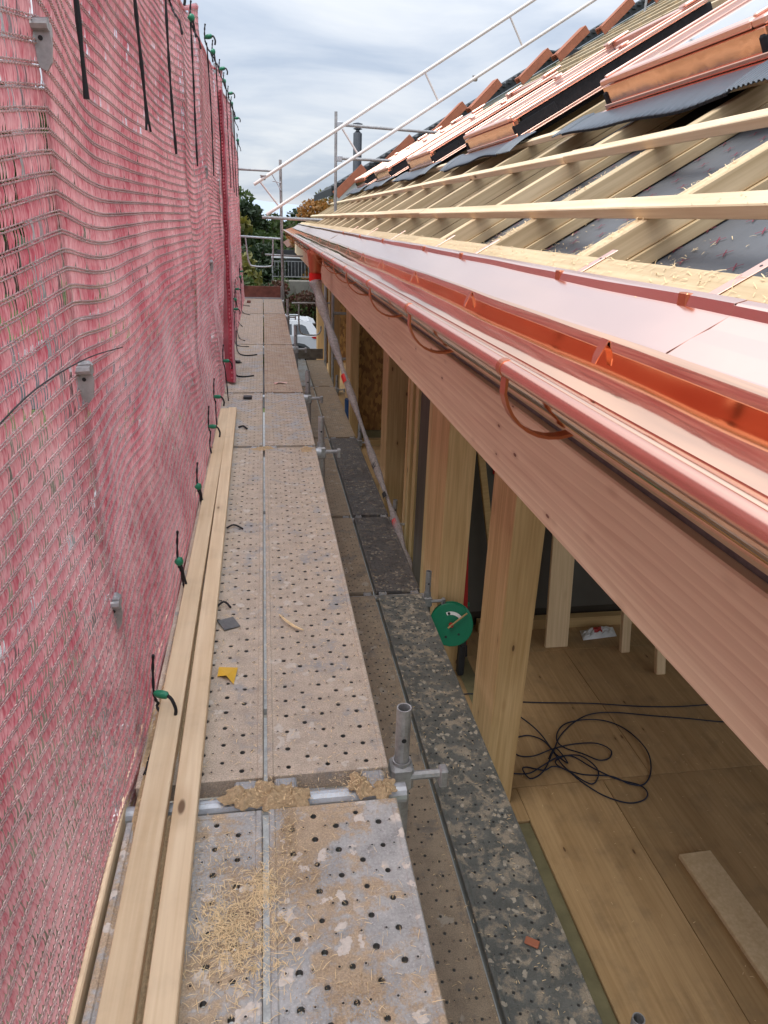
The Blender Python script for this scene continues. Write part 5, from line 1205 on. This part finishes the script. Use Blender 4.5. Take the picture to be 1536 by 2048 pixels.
# green cable reel on the lower deck edge
ce = thing('cable_reel', 'green plastic cable reel hanging beside the lower deck between the timber posts', 'cable reel', (1.18, 4.05, -1.35))
ax = Vector((-.28, -1, .42)).normalized(); c0 = Vector((1.175, 4.02, -1.205))
def disc(c, r, th, name, mat, seg=28, rim=True):
    g = MB(); g.tube([c - ax * th, c - ax * th * .2, c + ax * th * .2, c + ax * th], [r * .965, r, r, r * .965], seg)
    return obj(name, g, mat, ce, smooth=False)
RR = .148
d1 = disc(c0, RR, .006, 'front_flange', 'reel_green'); disc(c0 - ax * .095, RR, .006, 'rear_flange', 'reel_green')
g = MB(); g.tube([c0 - ax * .088, c0 - ax * .007], .055, 20); obj('drum', g, 'reel_green', ce)
g = MB()
e1 = ax.cross(Vector((0, 0, 1))).normalized(); e2 = e1.cross(ax)
for k in range(7):
    for q in range(2):
        pts = [c0 - ax * (.085 - k * .012) + (e1 * math.cos(a) + e2 * math.sin(a)) * (.075 + .008 * q) for a in np.linspace(0, 2 * math.pi, 25)]; g.tube(pts, .0055, 6, cap=False)
tag(obj('wound_cable', g, 'cable_blue', ce, smooth=True), kind='stuff')
for (u, v_, rr) in ((.02, .075, .010), (-.055, -.06, .008), (.03, -.085, .009)):
    g = MB(); p = c0 + ax * .0062 + e1 * u + e2 * v_; g.tube([p, p + ax * .001], rr, 12); obj('vent_hole', g, 'dark_plastic', d1)
g = MB(); p0 = c0 + ax * .0065
vs = []
for rr in (.068, .090):
    for k in range(9): a = 1.1 + k * .17; vs.append(p0 + (e1 * -math.cos(a) * -1 + e2 * math.sin(a)) * rr)
g.add(vs, [(k, k + 1, 9 + k + 1, 9 + k) for k in range(8)]); o = obj('sticker', g, 'white_label', d1); solid(o, .0006)
g = MB(); g.tube([c0 + ax * .007, c0 + ax * .03], .016, 14); obj('hub', g, 'red_plastic', ce)
g = MB(); g.tube([c0 + ax * .03 + e1 * -.10 + e2 * .09, c0 + ax * .035, c0 + ax * .04 + e1 * .02 + e2 * -.02], .006, 8); obj('crank', g, 'wood_sill', ce)
g = MB(); g.tube(smoothp([c0 - ax * .05 + e1 * math.cos(a) * .135 + e2 * math.sin(a) * .135 for a in np.linspace(-2.9, .3, 10)], 3), .006, 8); obj('carry_frame', g, 'galv_bright', ce, smooth=True)
g = MB(); q = c0 - ax * .05 + (e1 * .13 + e2 * -.01); g.box(q - Vector((.022, .03, .04)), q + Vector((.022, .03, .04)), .014); obj('handle', g, 'dark_plastic', ce)
g = MB(); g.box((1.29, 4.14, FZ + .002), (1.335, 4.21, FZ + .26), .01); g.box((1.295, 4.12, FZ + .26), (1.33, 4.18, FZ + .33), .008); tag(obj('hand_tool', g, 'dark_plastic'), 'dark tool standing on the floor under the cable reel', 'tool')
g = MB(); g.tube([(1.16, 9.9, -1.35), (1.16, 9.9, -1.05)], .09, 14); tag(obj('bucket', g, 'blue_plastic'), 'dark blue bucket behind the film hose at the lower deck end', 'bucket')
# small things on the deck
g = MB(); g.add([(-.176, 1.91, .0035), (-.118, 1.90, .004), (-.128, 1.815, .0035), (-.150, 1.845, .016), (-.178, 1.86, .0045)], [(0, 1, 3, 4), (1, 2, 3)]); o = obj('paper_scrap', g, 'yellow_paper'); solid(o, .0006); tag(o, 'torn yellow paper scrap on the dusty deck beside the boards', 'paper scrap')
g = MB(); g.tube(smoothp([Vector(p) for p in [(.015, 2.20, .010), (.035, 2.15, .016), (.065, 2.11, .013), (.095, 2.09, .009)]], 4), [.002 + .003 * math.sin(math.pi * k / 12) for k in range(13)], 5); tag(obj('wood_shaving', g, 'chip'), 'single long curled wood splinter on the second right-hand plank', 'wood splinter')
g = MB(); g.box((-.19, 5.47, .003), (-.125, 5.53, .022), .003); tag(obj('strap_buckle', g, 'dark_plastic'), 'small black oblong block on the third left-hand plank', 'block')
g = MB(); g.box((-.30, 6.95, .003), (-.255, 7.02, .02), .003); tag(obj('strap_buckle', g, 'dark_plastic'), 'small dark block near the foot of the net on the fourth plank', 'block')
g = MB(); g.add([(.05, 6.06, .004), (.10, 6.10, .006), (.165, 6.08, .004), (.16, 6.03, .004), (.09, 6.04, .012), (.06, 6.0, .004)], [(0, 1, 4, 5), (1, 2, 3, 4)]); tag(obj('copper_offcut', g, 'copper_frame_edge'), 'small pink copper offcut on the fourth right-hand plank', 'metal offcut')
g = MB(); g.box((-.30, 12.2, .003), (-.24, 12.35, .03), .004); tag(obj('wood_offcut', g, 'toeboard_red'), 'small reddish wood offcut at the far left deck corner', 'wood offcut')
g = MB(); g.box((-.188, 2.13, .003), (-.13, 2.20, .006), .001, T=Matrix.Translation((-.16, 2.17, 0)) @ Matrix.Rotation(.4, 4, 'Z') @ Matrix.Translation((.16, -2.17, 0))); tag(obj('slate_chip', g, 'galv_dark'), 'flat grey chip lying by the cord end beside the boards', 'chip')
g = MB(); g.box((.84, 1.62, ZL + .003), (.89, 1.65, ZL + .012), .003, T=Matrix.Translation((.865, 1.635, 0)) @ Matrix.Rotation(-.6, 4, 'Z') @ Matrix.Translation((-.865, -1.635, 0))); tag(obj('clay_chip', g, 'clay_tile'), 'small rust red fragment on the lower grey plank', 'fragment')

# ---- sawdust heaps and shavings (uncountable)
def heap(name, cx, cy, rx, ry, h, z, seed, par=None):
    rs = np.random.RandomState(seed); g = MB(); nr, na = 16, 44; g.v.append((cx, cy, z + h)); ph = rs.uniform(0, 6, 4)
    for r in range(1, nr + 1):
        for a in range(na):
            an = 2 * math.pi * a / na; k = 1 + .20 * math.sin(2 * an + ph[0]) + .16 * math.sin(5 * an + ph[1]) + .10 * math.sin(11 * an + ph[2]) + rs.uniform(-.05, .05); q = r / nr
            hh = h * (1 - q ** 1.6) * (1 + .3 * math.sin(an * 3 + q * 7 + ph[3])) + (rs.uniform(-.0022, .0022) if r < nr else 0); g.v.append((cx + rx * q * k * math.cos(an), cy + ry * q * k * math.sin(an), z + (max(hh, .0003) if r < nr else -.0008)))
    for a in range(na): g.f.append((0, 1 + a, 1 + (a + 1) % na)); g.m.append(0)
    for r in range(nr - 1):
        for a in range(na): b = 1 + r * na; g.f.append((b + a, b + na + a, b + na + (a + 1) % na, b + (a + 1) % na)); g.m.append(0)
    o = obj(name, g, 'sawdust', par, smooth=True); tag(o, kind='stuff')
    if par is None: tag(o, None, None)
    return o
SD = [(-.02, 1.36, .055, .045, .020, -.004), (-.085, 1.362, .05, .040, .017, -.004), (.03, 1.355, .04, .04, .014, -.004), (.20, 1.37, .03, .04, .018, -.006), (.255, 1.35, .035, .03, .012, -.004),
      (-.325, 1.6, .02, .35, .005, .001), (-.25, 1.05, .022, .30, .004, .001), (-.265, 1.9, .016, .6, .004, .001), (.22, 4.17, .04, .05, .008, .001), (-.04, 4.2, .06, .04, .007, .001)]
for i, (cx_, cy_, a, b_, h, z) in enumerate(SD): heap('sawdust', cx_, cy_, a, b_, h, z, i)
def chips(name, n, fn, lmin, lmax, w, mat='chip', seed=0, curl=.3):
    rs = np.random.RandomState(seed); V = []; F = []
    for i in range(n):
        p, nrm = fn(rs); p = Vector(p); nrm = Vector(nrm).normalized(); l = rs.uniform(lmin, lmax); ww = w * rs.uniform(.5, 1.5)
        a = Vector(rs.normal(size=3)); a = (a - nrm * a.dot(nrm)).normalized(); a = (a + nrm * rs.uniform(-.05, curl)).normalized(); b = nrm.cross(a).normalized(); up = nrm * (l * .12 * rs.uniform(.2, 1.6))
        q = p + nrm * .0012; k = len(V)
        V += [q - a * l / 2 - b * ww / 2, q - a * l / 2 + b * ww / 2, q + up - b * ww / 2, q + up + b * ww / 2, q + a * l / 2 - b * ww / 3, q + a * l / 2 + b * ww / 3]; F += [(k, k + 1, k + 3, k + 2), (k + 2, k + 3, k + 5, k + 4)]
    o = obj(name, big_mesh(name, [tuple(v) for v in V], F, mat), None, None, T=Matrix.Identity(4)); tag(o, kind='stuff'); return o
def deckspot(spots, z=.001):
    def f(rs):
        cx_, cy_, sx_, sy_ = spots[rs.randint(len(spots))]; return (float(np.clip(rs.normal(cx_, sx_), -.33, .27)), rs.normal(cy_, sy_), z + abs(rs.normal(0, .003))), (0, 0, 1)
    return f
chips('wood_shavings', 1500, deckspot([(-.10, .99, .045, .05), (-.06, .96, .05, .05), (-.12, 1.03, .03, .04), (-.04, 1.10, .02, .03)]), .006, .026, .0010, seed=1, curl=.12)
chips('wood_shavings', 500, deckspot([(-.02, 1.36, .05, .03), (.2, 1.36, .04, .03), (-.14, 1.2, .05, .06), (.0, 1.2, .03, .08), (-.31, 1.7, .02, .4)], .012), .003, .012, .0012, seed=12, curl=.1)
chips('sawdust_grains', 9000, deckspot([(-.11, 1.20, .04, .04), (-.14, 1.10, .035, .05), (-.10, .98, .05, .05), (.015, 1.24, .012, .05), (.04, 1.12, .035, .035), (-.02, 1.36, .07, .03), (.22, 1.36, .05, .02), (.12, .84, .05, .04), (-.31, 1.6, .02, .4), (-.24, 1.1, .012, .25), (.22, 4.15, .05, .05)], .0008), .0012, .0035, .0012, mat='sawdust', seed=13, curl=.2)
chips('wood_shavings', 330, deckspot([(-.02, .93, .04, .06), (.1, .85, .10, .1), (.2, 1.0, .05, .12), (-.10, .85, .06, .06), (.02, 1.2, .06, .07), (-.12, 1.2, .04, .06)]), .005, .024, .0010, seed=2, curl=.12)
chips('wood_shavings', 1300, lambda rs: ((rs.uniform(-.33, .27), 1.45 + abs(rs.normal(0, 1.6)), .002), (0, 0, 1)), .005, .016, .0013, seed=3, curl=.1)
chips('wood_shavings', 700, lambda rs: ((rs.uniform(.38, .98), rs.uniform(.8, 4.5), ZL + .002), (0, 0, 1)), .005, .018, .0016, seed=4, curl=.1)
def roofspot(rs):
    k = rs.randint(3)
    if k == 0: y = raf[rs.choice([4, 5, 6])] + rs.uniform(.012, .068); return tuple(W(.95 + abs(rs.normal(0, .28)), y, -.035 + abs(rs.normal(0, .003)))), tuple(NV)
    if k == 1: y = raf[rs.choice([4, 5, 6, 7])] - abs(rs.normal(0, .12)); return tuple(W(.96 + abs(rs.normal(0, .14)), y, -.149)), tuple(NV)
    y = rs.uniform(.9, 5); return tuple(W(rs.uniform(.87, .945), y, -.008)), tuple(NV)
chips('wood_shavings', 1500, roofspot, .006, .026, .0018, seed=6, curl=.35)
chips('wood_shavings', 500, lambda rs: (tuple(W([1.19, 1.69, .80][rs.randint(3)] + rs.uniform(-.03, .03), rs.uniform(.8, 6), .0005)), tuple(NV)), .004, .018, .0012, seed=7, curl=.4)
chips('wood_shavings', 260, lambda rs: ((rs.uniform(1.4, 3.2), rs.uniform(1.6, 4.6), FZ + .002), (0, 0, 1)), .005, .020, .0018, seed=8, curl=.2)
